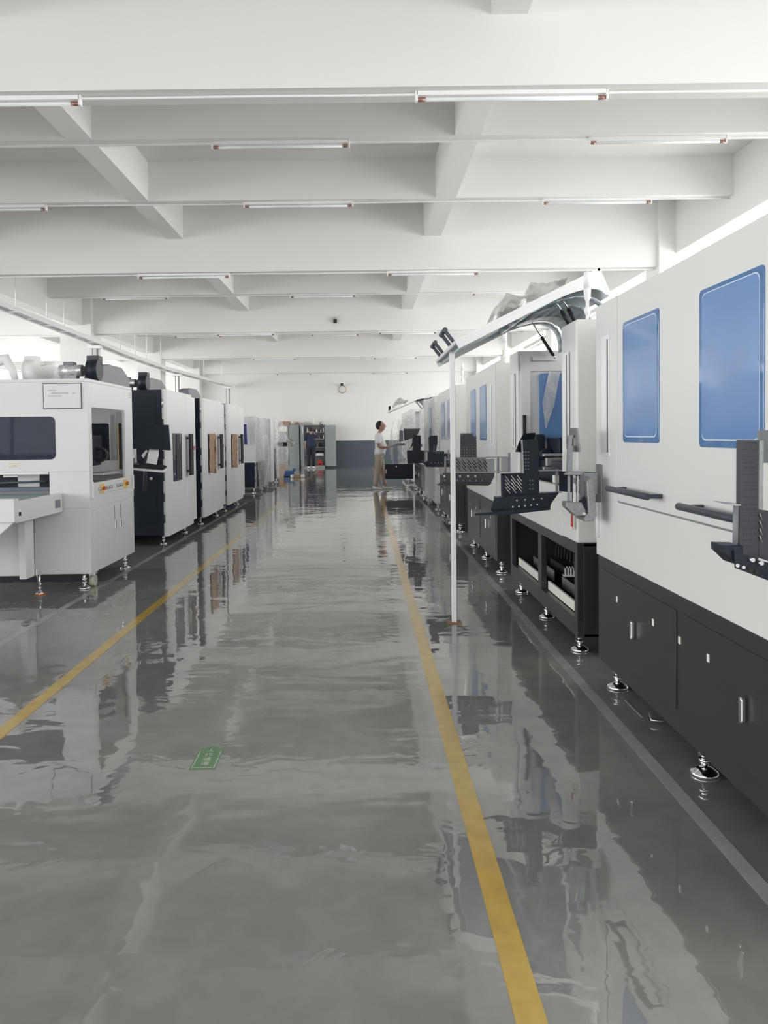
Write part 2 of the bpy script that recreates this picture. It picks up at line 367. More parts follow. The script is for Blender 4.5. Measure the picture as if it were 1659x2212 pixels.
posn = {-3.0: 'left of centre', -2.95: 'left of centre', 1.2: 'right of centre', -.85: 'near the middle', 3.27: 'towards the right wall', -5.1: 'towards the left columns'}
for y, xs in ((6.05, (-2.95, 1.2)), (8.45, (-.87, 3.27)), (10.65, (-5.1, -.86, 3.27)), (12.68, (-2.93, 1.18)), (17.6, (-5.18, -.88, 3.27)),
              (20.0, (-3.03, 1.18)), (24.4, (-5.2, -.86, 3.27)), (26.55, (-3.05, 1.13)), (33.0, (-2.95, 1.18))):
    z = ZM if y in MAIN or y == 33.0 else ZS
    for x in xs:
        o = lp if not used[0] else copy_tree(lp); used[0] = True
        o.location = (x, y + .09, z - .051)
        side = 'over the left yellow line' if x < -2 and x > -4 else 'over the right yellow line' if x < 2 and x > .5 else 'in the middle' if -2 < x < .5 else 'towards the right machines' if x > 2 else 'at the far left'
        o['label'] = 'tube lamp under %s, %s' % (names[y], side)
# white trunking
k = 8
for y in MAIN[2:] + SEC[4:6] + SEC[6:8] + SEC[8:10] + [33.0]:
    z = ZM if y in MAIN or y == 33.0 else ZS
    pts = []; x = -7.1
    while x < 5.1:
        pts.append((x, y + .09 if y < 33 else 33.0, z - .022 + random.uniform(-.004, .004))); x += .9
    pts.append((5.1, pts[-1][1], z - .022))
    struct(MB().tube(pts, .011, 6), 'trim_%d' % k, 'conduit'); k += 1

# little black boxes (router / camera) on beam and wall
t = thing('junction_box', 'small black box with white bracket and cable on the third deep ceiling beam', 'box', (-.695, 19.99, 4.25))
MB().box(-.74, -.65, 19.9, 19.97, 4.27, 4.37).build('case', 'rubber', t, bevel=.01)
MB().box(-.73, -.66, 19.93, 20.0, 4.38, 4.43).box(-.71, -.68, 19.96, 20.0, 4.27, 4.40).build('bracket', 'alu', t)
MB().tube([(-.70,19.94,4.26),(-.72,19.93,4.20),(-.69,19.93,4.16),(-.66,19.94,4.2),(-.67,19.95,4.27)], .006, 6).build('cable', 'conduit', t)
t = thing('wall_camera', 'small black device with a coiled cable high on the far wall', 'camera', (-.89, 33.25, 3.2))
MB().box(-.95, -.84, 32.85, 33.0, 3.49, 3.60).build('case', 'rubber', t, bevel=.01)
MB().box(-.91, -.87, 32.98, 33.3, 3.52, 3.56).build('bracket', 'alu', t)
MB().tube([(-.89+.16*math.sin(a*PI/8), 33.2+.004*a, 3.36+.16*math.cos(a*PI/8)) for a in range(17)], .014, 6).build('cable_coil', 'cap', t)

# ------------------------------------------------------------------ overhead cable tray on the left
tp = [(-6.9,4,4.0),(-6.9,14.6,3.93),(-6.75,19.3,3.80),(-6.62,21.5,3.70),(-6.4,24.8,3.60),(-6.05,29,3.57),(-5.6,33.1,3.55)]
t = thing('cable_tray', 'long pale cable tray hanging from the ceiling above the left machines', 'cable tray', (-6.7, 18, 3.5))
def tray(y):
    for a, b_ in zip(tp[:-1], tp[1:]):
        if a[1] <= y <= b_[1]: return Vector(a).lerp(Vector(b_), (y - a[1]) / (b_[1] - a[1]))
for s_ in (-.13, .13):
    mb = MB()
    for a, b_ in zip(tp[:-1], tp[1:]): mb.bar(Vector(a)+Vector((s_,0,0)), Vector(b_)+Vector((s_,0,0)), .012, .10)
    mb.build('side_rail', 'conduit', t)
y = 8.0
while y < 33: c = tray(y); MB().box(c.x-.13, c.x+.13, y, y+.04, c.z-.04, c.z-.02).build('rung', 'conduit', t); y += .8
for q in range(3): MB().tube([tray(4.1+.9*i)+Vector((-.08+q*.08, 0, .0+.012*math.sin(i*1.7+q))) for i in range(32)], .02, 6).build('cable', 'conduit', t)
for px_ in (6, 45, 106, 140, 248, 275, 296, 322, 396, 425):
    y = 6.85*1661/(785-px_)
    y = min(y, 32); c = tray(y); MB().tube([c, (c.x, y, SLAB)], .011, 6).build('hanger_rod', 'conduit', t)
for y, lb in ((19.6, 'nearest'), (26.3, 'middle'), (32.6, 'farthest')):
    c = tray(y); x = max(c.x, -6.85)
    t = thing('drop_pipe', 'thin white pipe dropping from the cable tray, %s of the three' % lb, 'pipe', (x, y, 0), 'drop pipes under the cable tray')
    MB().tube([(x,y,0),(x,y,c.z-.06)], .022, 10).tube([(x-.12,y,0),(x-.12,y,c.z-.06)], .012, 6).build('pipe', 'alu', t)
    MB().box(x-.22, x+.10, y-.06, y+.12, c.z-.14, c.z-.06).build('socket_box', 'conduit', t, bevel=.01)

# ------------------------------------------------------------------ shared machine parts
def foot(x, y, top, parent, r=.055):
    mb = MB()
    mb.lathe([(r,0),(r,.010),(r*.93,.016),(r*.45,.032),(r*.24,.036),(r*.24,.05)], (x,y,0), 24)
    mb.lathe([(r*.42,.05),(r*.42,.066)], (x,y,0), 6).lathe([(r*.46,.078),(r*.46,.10)], (x,y,0), 6)
    mb.tube([(x,y,.04),(x,y,top+.01)], r*.22, 10)
    return mb.build('levelling_foot', 'chrome', parent)
def castor(x, y, top, parent):
    MB().tube([(x-.022,y,.05),(x+.022,y,.05)], .05, 18).build('castor_wheel', 'cream', parent)
    MB().box(x-.03, x+.03, y-.03, y+.03, .10, top+.01).box(x-.03, x-.025, y-.02, y+.02, .04, .11).box(x+.025, x+.03, y-.02, y+.02, .04, .11).build('castor_fork', 'alu', parent)
def light_tower(x, y, z, parent):
    o = MB().lathe([(.026,0),(.026,.012),(.010,.014),(.010,.05),(.017,.055),(.020,.075),(.017,.092),(.010,.10),(.010,.135),(.020,.15),(.022,.20),(.022,.215)], (x,y,z), 20).build('light_tower', 'conduit', parent)
    MB().lathe([(.021,.215),(.021,.31),(.018,.315)], (x,y,z), 20).build('tower_lens', 'tube', o)
FX = 1.28                                   # aisle face of the right hand machines
def bar_handle(y0, y1, z, parent, x=FX):
    o = MB().tube([(x-.08,y0,z),(x-.08,y1,z)], .0145, 18).build('bar_handle', 'grip', parent, bevel=.002)
    L = y1 - y0
    for yy in (y0 + .03, y1 - .05): MB().box(x-.082, x-.006, yy-.012, yy+.012, z-.009, z+.009).build('standoff', 'grip', o, bevel=.003)
def blue_window(y0, y1, z0, z1, parent, x=FX, normal=-1, film_on=True):
    o = MB().prism(rrect(y0, y1, z0, z1, .02), 'x', x-.005, x-.013).build('window', 'pane', parent, bevel=.002)
    if film_on:
        i = .028
        MB().prism(rrect(y0+i-.003, y1-i+.003, z0+i-.003, z1-i+.012, .028), 'x', x-.013, x-.0142).build('film_edge', 'filmedge', o)
        MB().prism(rrect(y0+i, y1-i, z0+i+.003, z1-i+.008, .03), 'x', x-.0142, x-.0155).build('film', 'blue', o)
    return o
def pull_handle(y, z0, z1, parent, x=FX, w=.02):
    return MB().prism(rrect(y-w/2, y+w/2, z0, z1, w*.45), 'x', x-.010, x-.026).build('handle', 'chrome', parent, bevel=.004)

def r_machine(y0, y1, label, cat='machine', windows=(), film_on=True, lid_open=False, base_open=False, doors=True, tower=True, handles=(), feet=None, slots=True, z_top=2.05, base_m='black'):
    XB = 2.62; t = thing('enclosed_machine', label, cat, ((FX+XB)/2, (y0+y1)/2, 0))
    cw = .35
    if not lid_open:
        MB().box(FX, XB, y0, y1, .70, z_top).build('housing', 'white', t, bevel=.006)
        d = MB().box(FX-.009, FX-.001, y0+cw+.004, y1-cw-.004, 1.025, z_top-.004).build('lid', 'white', t, bevel=.003)
        for (a, b_, c, e) in windows: blue_window(a, b_, c, e, d, film_on=film_on)
        for a, b_, z in handles: bar_handle(a, b_, z, d)
        MB().box(FX-.009, FX-.001, y0, y1, .705, 1.018).build('lower_fascia', 'white', t, bevel=.003)
        for a, b_ in ((y0, y0+cw-.004), (y1-cw+.004, y1)):
            MB().box(FX-.009, FX-.001, a, b_, 1.0175, z_top).build('column_cover', 'white', t, bevel=.003)
    if not lid_open:
        MB().box(FX-.003, FX-.0005, y0+cw, y1-cw, 1.0178, 1.0250).box(FX-.003, FX-.0005, y1-cw-.004, y1-cw+.004, 1.018, z_top-.01).build('lid_seam', 'steelgrey', t)
    if slots:
        for ya in (y0+.14, y1-.26):
            o = MB().box(FX-.016, FX-.005, ya, ya+.11, 1.25, 1.87).build('grip_recess', 'lidpaint', t, bevel=.003)  # raised plate; the recess's lit face is put into a lighter white
            MB().box(FX-.0165, FX-.006, ya+.012, ya+.03, 1.27, 1.85).build('slit_shade', 'charcoal', o)  # shade inside the recess put into a dark strip
    # side panel outline on the near end
    MB().box(FX+.16, XB-.1, y0-.006, y0+.01, .82, 1.95).build('end_panel', 'white', t, bevel=.002)
    if not base_open:
        MB().box(FX, XB, y0+.001, y1-.001, .13, .70).build('base', base_m, t, bevel=.004)
        if doors:
            n = 2; g = .05; L = (y1 - y0 - g*(n+1)) / n
            for k in range(n):
                a = y0 + g + k*(L+g)
                dd = MB().box(FX-.005, FX+.005, a, a+L, .225, .635).build('door', 'black', t, bevel=.0015)
                pull_handle(a + L*.54 , .385, .485, dd, w=.022)
                for q in (.28, .77): MB().box(FX-.0075, FX-.004, a+L*q-.009, a+L*q+.009, .515, .545).build('latch_plate', 'paper', dd)
            MB().box(FX-.0035, FX+.002, (y0+y1)/2-.009, (y0+y1)/2+.009, .50, .53).build('latch_plate', 'paper', t)
    MB().box(FX+.12, FX+.3, y0-.005, y0+.003, .18, .62).build('end_vent', 'rubber', t)
    for yy in (feet or (y0+.12, (y0+y1)/2, y1-.12)): foot(FX+.065, yy, .13, t)
    for yy in (y0+.12, y1-.12): foot(XB-.1, yy, .13, t)
    if tower: light_tower(1.40, y0+.18, z_top, t)
    return t

# M1 : nearest, runs out of the frame on the right
m1 = r_machine(1.93, 4.20, 'largest white machine at the right frame edge, two blue filmed windows and black base doors',
               windows=((3.30, 3.757, 1.32, 1.90), (2.435, 2.905, 1.31, 1.895)), handles=((3.25, 3.78, 1.094), (2.42, 2.93, 1.084)),
               doors=False, tower=False, feet=(1.99, 3.03, 4.08), slots=False)
o = MB().box(FX-.016, FX-.005, 3.965, 4.085, 1.245, 1.875).build('grip_recess', 'lidpaint', m1, bevel=.003)  # raised plate, lit recess face painted as a lighter white
MB().box(FX-.0165, FX-.006, 3.975, 3.995, 1.265, 1.85).build('slit_shade', 'charcoal', o)  # dark strip painted for the shade in the recess
MB().tube([(FX-.012, 4.16, .80), (FX-.012, 4.16, 1.0)], .014, 10).build('edge_guard', 'lidpaint', m1)
for a, b_, hy, ls in ((3.14, 4.15, 3.62, (3.87, 3.385)), (2.02, 3.07, 2.56, (2.84, 2.2))):
    dd = MB().box(FX-.005, FX+.005, a, b_, .225, .635).build('door', 'black', m1, bevel=.0015)
    pull_handle(hy, .385, .475, dd, w=.022)
    for q in ls: MB().box(FX-.0075, FX-.004, q-.009, q+.009, .51, .54).build('latch_plate', 'paper', dd)
MB().box(FX-.004, FX+.002, 3.10, 3.118, .505, .535).build('latch_plate', 'paper', m1)

# M2 : lid up, base doors off
Y0, Y1 = 4.62, 6.72
m2 = r_machine(Y0, Y1, 'white machine with its top lid raised and open black base frame, behind the largest machine', lid_open=True, base_open=True,
               feet=(4.80, 5.67, 6.58))
MB().box(FX, 2.62, Y0, 4.97, .70, 2.05).build('near_column', 'white', m2, bevel=.016, seg=4)
MB().box(FX, 2.62, 6.37, Y1, .70, 2.05).build('far_column', 'white', m2, bevel=.012, seg=3)
MB().box(2.3, 2.62, 4.97, 6.37, .70, 2.05).box(FX, FX+.04, 4.97, 6.37, .70, 1.02).box(FX+.04, 2.3, 4.97, 6.37, .70, .85).build('housing', 'white', m2, bevel=.004)
MB().box(FX+.02, 2.3, 6.355, 6.37, 1.88, 1.96).box(FX+.02, FX+.10, 6.345, 6.37, 1.0, 2.0).build('inner_frame', 'cool', m2, bevel=.003)
MB().box(FX+.035, FX+.058, 6.32, 6.345, 1.05, 1.52).build('seal_strip', 'rubber', m2)
o = MB().prism(rrect(1.455, 2.05, 1.30, 1.86, .02), 'y', 6.345, 6.368).build('window', 'blue', m2)
MB().slab([(1.53,6.33,1.88),(1.62,6.33,1.86),(1.57,6.325,1.6),(1.50,6.325,1.40),(1.475,6.33,1.62)], (0,.004,0)).build('loose_film', 'wrap', o)
MB().box(1.40, 1.60, 6.33, 6.35, 1.965, 2.0).build('strut_bracket', 'lidpaint', m2)
# machinery inside
mb = MB().box(1.42, 2.28, 5.3, 6.3, .86, 1.16).box(1.5, 2.28, 5.9, 6.3, 1.16, 1.33).box(1.75, 2.28, 5.05, 5.5, .86, 1.30)
mb.box(1.38, 1.46, 6.18, 6.3, 1.10, 1.36).tube([(1.45,6.1,1.2),(1.45,6.3,1.2)], .05, 12)
mb.build('machine_bed', 'navy', m2, bevel=.01)
mb = MB()
for z in (1.19, 1.09): mb.box(1.37, 1.56, 5.85, 5.90, z, z+.022)
mb.box(1.39, 1.53, 5.84, 5.9, 1.12, 1.18)
mb.build('linear_rails', 'alu', m2, bevel=.003)
MB().box(1.33, 1.36, 5.35, 5.42, 1.02, 1.07).build('limit_stop', 'paper', m2)
# raised lid : L section, long leaf sloping to the aisle
A = Vector((.597, 0, 1.976)); B = Vector((1.534, 0, 2.432)); C_ = Vector((1.610, 0, 2.252))
d1 = (B - A).normalized(); n1 = Vector((d1.z, 0, -d1.x))          # n1 points to the underside
yl, yh = 4.98, 6.34
lid = MB().slab([A+Vector((0,yl,0)), B+Vector((0,yl,0)), B+Vector((0,yh,0)), A+Vector((0,yh,0))], n1*.022)
d2 = (C_ - B).normalized(); n2_ = Vector((d2.z, 0, -d2.x))
lid.slab([B+Vector((0,yl,0)), C_+Vector((0,yl,0)), C_+Vector((0,yh,0)), B+Vector((0,yh,0))], n2_*.022)
lo = lid.build('raised_lid', 'lidpaint', m2, bevel=.003)
for ya, yb in ((yl, yl+.02), (yh-.02, yh)):
    # end cheek with the arched cut-out
    arc = []
    for k in range(15):
        a = k / 14
        p = A.lerp(B, .70) + n1*.06; q = C_ + Vector((-.04, 0, .004)); c = B + n1*.075 - d1*.055
        arc.append(((1-a)**2)*p + 2*a*(1-a)*c + a*a*q)
    e_ = n1*.001; poly = [A+d1*.001+e_, B-d1*.001+e_, C_-d2*.001-Vector((.001,0,0))] + arc[::-1] + [A + d1*.001 + n1*.06]
    MB().prism([(p.x, p.z) for p in poly], 'y', ya + (.001 if ya < 5.5 else -.001), yb).build('lid_cheek', 'lidpaint', lo)
A2 = A + n1*.023; B2 = B + n1*.023
MB().slab([A2+d1*.03+Vector((0,yl+.03,0)), B2-d1*.02+Vector((0,yl+.03,0)), B2-d1*.02+Vector((0,yh-.03,0)), A2+d1*.03+Vector((0,yh-.03,0))], n1*.004).build('lid_underside_sheet', 'lidunder', lo)  # thin sheet carrying the painted daylight tint
for yy in (yl+.04, yl+.30, yl+.62, yl+.95, yh-.08):
    MB().slab([A2+d1*.5+Vector((0,yy,0)), B2-d1*.03+Vector((0,yy,0)), B2-d1*.03+Vector((0,yy+.05,0)), A2+d1*.5+Vector((0,yy+.05,0))], n1*.03).build('lid_rib', 'lidunder', lo)
for f in (.04, .55, .93):
    MB().slab([A2+d1*(f)+Vector((0,yl+.03,0)), A2+d1*(f+.04)+Vector((0,yl+.03,0)), A2+d1*(f+.04)+Vector((0,yh-.03,0)), A2+d1*f+Vector((0,yh-.03,0))], n1*.03).build('lid_stringer', 'lidunder', lo)
# curved hinge skin behind the struts
def arcskin(y0_, y1_):
    mb = MB(); pts = []
    for k in range(9):
        a = k/8; p = A.lerp(B, .62) + n1*.06; q = Vector((1.60, 0, 2.02)); c = Vector((1.62, 0, 2.36))
        pts.append(((1-a)**2)*p + 2*a*(1-a)*c + a*a*q)
    for p, q in zip(pts[:-1], pts[1:]): mb.slab([p+Vector((0,y0_,0)), q+Vector((0,y0_,0)), q+Vector((0,y1_,0)), p+Vector((0,y1_,0))], (.008,0,.004))
    return mb
for ya, yb in ((5.02,5.10),(5.36,5.44),(5.8,5.86),(6.18,6.30)): arcskin(ya, yb).build('hinge_arm', 'lidunder', lo, smooth=True)
arcskin(5.45, 6.1).build('hinge_cover', 'lidunder', lo, smooth=True)
for yy in (5.0, 6.28):
    nrm = -n1
    for ya in ((5.12, 5.40) if yy == 5.0 else (5.95, 6.2)): pass
for ya, yb in ((5.15, 5.42), (5.85, 6.12)):
    q0 = A + d1*.0 + n1*(-.10)
    o = MB().tube([q0+Vector((0,ya,0)), q0+Vector((0,yb,0))], .017, 14).build('lid_handle', 'grip', lo)
    for yy in (ya+.03, yb-.03): MB().bar(q0+Vector((0,yy,0)), A+d1*.02+Vector((0,yy,0)), .018, .024).build('handle_post', 'grip', o, bevel=.003)
def strut(p0, p1):
    p0 = Vector(p0); p1 = Vector(p1); m_ = p0.lerp(p1, .5)
    o = MB().tube([m_, p1], .013, 12).build('gas_strut', 'rubber', m2)
    MB().tube([p0, m_], .006, 8).tube([p1, p1+(p1-p0).normalized()*.03], .008, 8).build('strut_rod', 'chrome', o)
strut((1.36,6.27,2.30), (1.55,6.27,2.0)); strut((1.27,5.12,2.265), (1.375,5.12,2.085)); strut((1.325,5.16,2.29), (1.43,5.16,2.10))
# open base frame
fb = MB(); zb, zt_ = .13, .70
fb.box(FX, FX+.04, Y0, Y1, .635, .70).box(FX, FX+.04, Y0, Y1, .13, .235)
for a, b_ in ((Y0, 4.68), (5.56, 5.66), (6.66, Y1)): fb.box(FX, FX+.04, a, b_, .235, .635)
fb.box(FX+.04, 2.62, Y0, Y0+.012, .13, .70).box(FX+.04, 2.62, Y1-.012, Y1, .13, .70).box(2.58, 2.62, Y0, Y1, .13, .70).box(FX+.04, 2.6, Y0, Y1, .68, .70).box(FX+.04, 2.6, Y0, Y1, .13, .15)
fb.build('base_frame', 'black', m2, bevel=.003)
MB().box(1.66, 1.70, 5.05, 5.11, .15, .68).box(1.9, 1.94, 5.9, 5.96, .15, .68).build('inner_post', 'steelgrey', m2)
for a, b_ in ((4.72, 5.54), (5.72, 6.60)): MB().box(FX+.045, FX+.06, a, b_, .238, .30).build('cover_strip', 'paper', m2)
def duct(x, a, b_, z, along='y'):
    mb = MB(); h = .075
    if along == 'y':
        mb.box(x, x+.06, a, b_, z, z+.01)
        q = a
        while q < b_: mb.box(x, x+.004, q, q+.011, z+.01, z+h); q += .02
        mb.box(x, x+.004, a, b_, z+h-.01, z+h)
    else:
        mb.box(a, b_, x, x+.06, z, z+.01); q = a
        while q < b_: mb.box(q, q+.011, x, x+.004, z+.01, z+h); q += .02
        mb.box(a, b_, x, x+.004, z+h-.01, z+h)
    mb.build('cable_duct', 'conduit', m2)
duct(5.52, 1.44, 1.75, .33, 'x'); duct(5.14, 1.44, 1.9, .32, 'x')
for a, b_ in ((4.74, 5.10), (5.18, 5.52), (5.75, 6.45)): MB().box(1.42, 1.425, a, b_, .255, .335).build('duct_cover', 'alu', m2)
mb = MB()
for q in range(9):
    y_ = 5.7 + q*.09; mb.tube([(1.6,y_,.66),(1.56+.02*q,y_+.03,.55),(1.62,y_+.05,.42),(1.6,y_,.33)], .006, 6)
mb.box(1.5, 2.0, 5.75, 6.2, .2, .36).box(1.5, 1.9, 5.2, 5.5, .38, .45)
mb.build('wiring', 'rubber', m2, bevel=.003)
MB().tube([(1.65, 5.15+.35*math.cos(a), .45+.14*math.sin(a)) for a in [k*PI/10 for k in range(11)]], .006, 6).build('white_hose', 'conduit', m2)
for z in (.48, .22): MB().tube([(1.49,Y0-.005,z),(1.49,Y0,z)], .008, 12).build('screw', 'alu', m2)
# red lockout tag hanging on the corner
t = one(MB().slab([(1.262,4.63,.80),(1.262,4.665,.80),(1.262,4.655,.875),(1.262,4.64,.875)], (-.008,0,0)), 'lockout_tag', 'red',
    'red tag hanging on the near corner of the white machine with raised lid', 'tag', bevel=.002)
MB().slab([(1.262,4.634,.782),(1.262,4.66,.782),(1.262,4.664,.80),(1.262,4.63,.80)], (-.008,0,0)).build('tag_tip', 'paper', t)
# support post under the lid
t = thing('support_post', 'thin bright white upright post propping the raised lid above the aisle', 'post', (.645, 5.56, 0))
MB().box(.628, .662, 5.54, 5.574, .006, 1.982).build('pole', 'bright', t, bevel=.003)
MB().box(.645-.05, .645+.05, 5.5, 5.61, 0, .006).build('foot_plate', 'rust', t)
# crumpled sheet on the lid
def crumple(corners, nu, nv, amp, seed, lift=None, fr=3.0):
    c = [Vector(q) for q in corners]; nrm = (c[1]-c[0]).cross(c[3]-c[0]).normalized()
    if nrm.z < 0 and abs(nrm.z) > .2: nrm = -nrm
    vs = []
    for j in range(nv+1):
        for i in range(nu+1):
            u, v = i/nu, j/nv
            p = (c[0]*(1-u)+c[1]*u)*(1-v) + (c[3]*(1-u)+c[2]*u)*v
            q = noise.noise(Vector((u*fr+seed, v*fr, seed))) + .5*abs(noise.noise(Vector((u*fr*3, v*fr*3+seed, 3)))) 
            h = amp*q
            if lift: h += lift(u, v)
            vs.append(p + nrm*h)
    fs = [(j*(nu+1)+i, j*(nu+1)+i+1, (j+1)*(nu+1)+i+1, (j+1)*(nu+1)+i) for j in range(nv) for i in range(nu)]
    return MB().add(vs, fs, 0, False)
def tent(u, a, p, b): return max(0, min((u-a)/(p-a), (b-u)/(b-p)))
def l1(u, v): return .02 + .17*tent(u, -.05, .36, .62)*tent(v, -.1, .4, 1.1) + .18*tent(u, .55, .86, 1.02)*tent(v, -.05, .6, 1.15) + .025*math.sin(9*u+5*v)
pA = A + d1*.42; pB = A + d1*.92
sheet = crumple([pA+Vector((0,5.25,0)), pB+Vector((0,5.25,0)), pB+Vector((0,6.25,0)), pA+Vector((0,6.25,0))], 22, 22, .04, 4.2, l1, 2)
one(sheet, 'plastic_sheet', 'bag', 'crumpled cloudy plastic sheet lying on top of the large raised lid', 'plastic sheet')

# M3, M4
m3 = r_machine(7.41, 9.5, 'white machine with blue film windows right behind the machine with the open base frame', windows=((7.93, 8.37, 1.30, 1.88), (8.68, 9.08, 1.30, 1.88)))
m4 = r_machine(10.65, 12.95, 'third closed white machine on the right, half behind the white post', windows=((11.1, 11.6, 1.3, 1.88), (12.0, 12.5, 1.3, 1.88)))
# M5 wrapped
def wrap_box(x0, x1, y0, y1, z0, z1, seed, label_part='plastic_wrap', parent=None, aisle=-1, flare=.0):
    xa = x0 if aisle < 0 else x1
    mb = MB()
    def face(c):
        q = crumple(c, 22, 30, .055, seed, lambda u, v: .03 + flare*max(0, math.sin(PI*v))*u, 2.5)
        n = len(mb.v); mb.v += q.v; mb.f += [[n+i for i in f] for f in q.f]; mb.mi += q.mi; mb.sm += q.sm
    if aisle < 0: face([(xa-.02,y1,z0),(xa-.02,y0,z0),(xa-.02,y0,z1),(xa-.02,y1,z1)])
    else: face([(xa+.02,y0,z0),(xa+.02,y1,z0),(xa+.02,y1,z1),(xa+.02,y0,z1)])
    face([(x0,y0-.03,z0+.02),(x1,y0-.03,z0+.02),(x1,y0-.03,z1),(x0,y0-.03,z1)])
    return mb.build(label_part, 'wrap', parent)
m5 = r_machine(13.85, 16.1, 'white machine wrapped in clear plastic on the right, beyond the black perforated brackets', windows=((14.3, 14.8, 1.3, 1.88),), tower=False, slots=False, base_open=False, doors=False, base_m='cool', feet=(13.97, 15.98))
wrap_box(FX, 2.5, 13.85, 16.1, .1, 2.1, 2.0, parent=m5, flare=.10)
# M6 lid raised like a small copy, far
m6 = r_machine(17.1, 19.3, 'far machine with raised lid at the right, beside the person in white', lid_open=True, base_open=False, tower=False, slots=False)
MB().box(FX, 2.6, 17.1, 17.5, .70, 1.93).box(FX, 2.6, 18.9, 19.3, .70, 1.93).box(2.3, 2.6, 17.5, 18.9, .7, 2.0).box(FX, 2.3, 17.5, 18.9, .70, 1.0).build('housing', 'cool', m6, bevel=.01)
mb = MB(); pts = [(.60,1.93),(1.24,2.20),(1.36,2.19),(1.46,2.10),(1.49,1.98)]
for (a, za), (b_, zb_) in zip(pts[:-1], pts[1:]): mb.slab([(a,17.6,za),(b_,17.6,zb_),(b_,18.9,zb_),(a,18.9,za)], (.01,0,-.035))
l6 = mb.build('raised_lid', 'lidpaint', m6)
MB().tube([(.62,17.8,2.02),(.62,18.2,2.02)], .02, 8).box(.6, .64, 17.8, 17.83, 1.93, 2.03).box(.6, .64, 18.17, 18.2, 1.93, 2.03).build('lid_handle', 'rubber', l6)
MB().bar((1.18,17.65,2.16), (1.36,17.65,1.95), .02, .03).bar((1.30,17.68,2.16), (1.42,17.68,1.95), .02, .03).build('gas_strut', 'steelgrey', m6)
dd = MB().box(.53, 1.24, 19.34, 19.36, .255, .63).build('open_door', 'navy', m6, bevel=.003)
MB().box(.55, .565, 19.32, 19.34, .40, .50).tube([(.82,19.325,.57),(.82,19.34,.57)], .016, 10).build('lock', 'alu', dd)
one(crumple([(.70,17.7,2.0),(1.05,17.7,2.13),(1.05,18.5,2.13),(.70,18.5,2.0)], 14, 14, .05, 9.0, lambda u, v: .02+.13*math.sin(PI*u)*math.sin(PI*v), 4), 'plastic_sheet', 'bag',
    'crumpled plastic heap on the small far lid above the person in white', 'plastic sheet')
m7 = r_machine(20.3, 22.4, 'wrapped white machine at the far right end, directly behind the small raised lid', windows=(), tower=False, slots=False, base_m='cool', feet=(20.42,))
wrap_box(FX-.1, 2.4, 20.3, 22.4, .6, 1.9, 5.0, parent=m7, flare=.2)
m8 = r_machine(23.3, 25.4, 'farthest wrapped machine on the right, mostly behind the wrapped one', windows=(), tower=False, slots=False, base_m='cool', feet=(23.4,))
wrap_box(FX-.25, 2.3, 23.3, 25.4, .3, 1.85, 8.0, parent=m8, flare=.2)
MB().slab([(1.10,15.6,2.05),(1.55,15.6,2.12),(1.55,15.9,2.12),(1.10,15.9,2.05)], (0,0,.03)).build('loose_tube', 'rubber', m5)

# ------------------------------------------------------------------ monitor brackets (perforated black arms)
def px_poly(pts, Y): return [(lambda p: (p.x, p.z))(at(a, b_, Y=Y)) for a, b_ in pts]
def holes(mb, x0, x1, y0, y1, nx, ny, Y, r, mi):
    for i in range(nx):
        for j in range(ny):
            p = at(x0+(x1-x0)*i/max(1,nx-1), y0+(y1-y0)*j/max(1,ny-1), Y=Y)
            mb.tube([(p.x,Y,p.z),(p.x,Y+.0015,p.z)], r, 8, mi)
Yb = 4.55
a3 = thing('monitor_bracket', 'black perforated monitor bracket with slotted plate and tray, in front of the raised-lid machine', 'bracket', (1.05, Yb, 1.0))
o = MB().prism(px_poly([(1127,950),(1163,950),(1165,1070),(1130,1070)], Yb), 'y', Yb, Yb+.03)
holes(o, 1132, 1158, 952, 966, 6, 3, Yb-.001, .0016, 1); holes(o, 1131, 1141, 976, 1014, 3, 6, Yb-.001, .004, 2); holes(o, 1145, 1151, 1038, 1056, 2, 3, Yb-.001, .004, 2)
o.build('perforated_upright', ['navy', 'rubber', 'steelgrey'], a3)
o = MB().prism(px_poly([(1125,950),(1128,950),(1131,1022),(1127,1022)], Yb), 'y', Yb-.012, Yb+.03).build('edge_flange', 'galv', a3)
MB().slab([at(1131,936,Y=Yb-.01), at(1157,935,Y=Yb-.01), at(1154,948,Y=Yb+.03), at(1124,949,Y=Yb+.03)], (0,.006,-.004)).build('screen_plate', 'navy', a3)
MB().slab([at(1123,951,Y=Yb+.02), at(1125,977,Y=Yb+.02), at(1113,976,Y=Yb-.05)], (0,.006,0)).build('tilt_gusset', 'navy', a3)
# slotted plate as real strips around slots
o = MB(); 
xa, xb, ya, yb = 1087, 1129, 1022, 1074
def P2(x, y): p = at(x, y, Y=Yb+.02); return (p.x, p.z)
o.prism([P2(1082,1023),P2(1129,1021),P2(1129,1025),P2(1082,1027)], 'y', Yb-.01, Yb+.03)
o.prism([P2(1082,1023),P2(1086,1023),P2(1087,1074),P2(1083,1074)], 'y', Yb-.01, Yb+.03)
o.prism([P2(1086,1023),P2(1129,1022),P2(1129,1074),P2(1086,1076)], 'y', Yb+.012, Yb+.016)
o.build('slotted_plate', 'navy', a3)
o = MB()
for cx_ in (0, 13.2, 26.4):
    for r_ in range(4):
        x_, y_ = 1091 + cx_, 1028 - cx_*.06 + r_*7.8
        p = at(x_, y_, Y=Yb+.010); q = at(x_+11, y_+14.5, Y=Yb+.010)
        o.tube([p, q], .0026, 8)
o.build('slot_openings', 'cool', a3)
MB().prism(px_poly([(1068,1075),(1205,1064),(1203,1070),(1190,1088),(1188,1097),(1103,1104),(1066,1106),(1060,1100)], Yb-.03), 'y', Yb-.035, Yb-.031).build('control_panel', 'navy', a3)
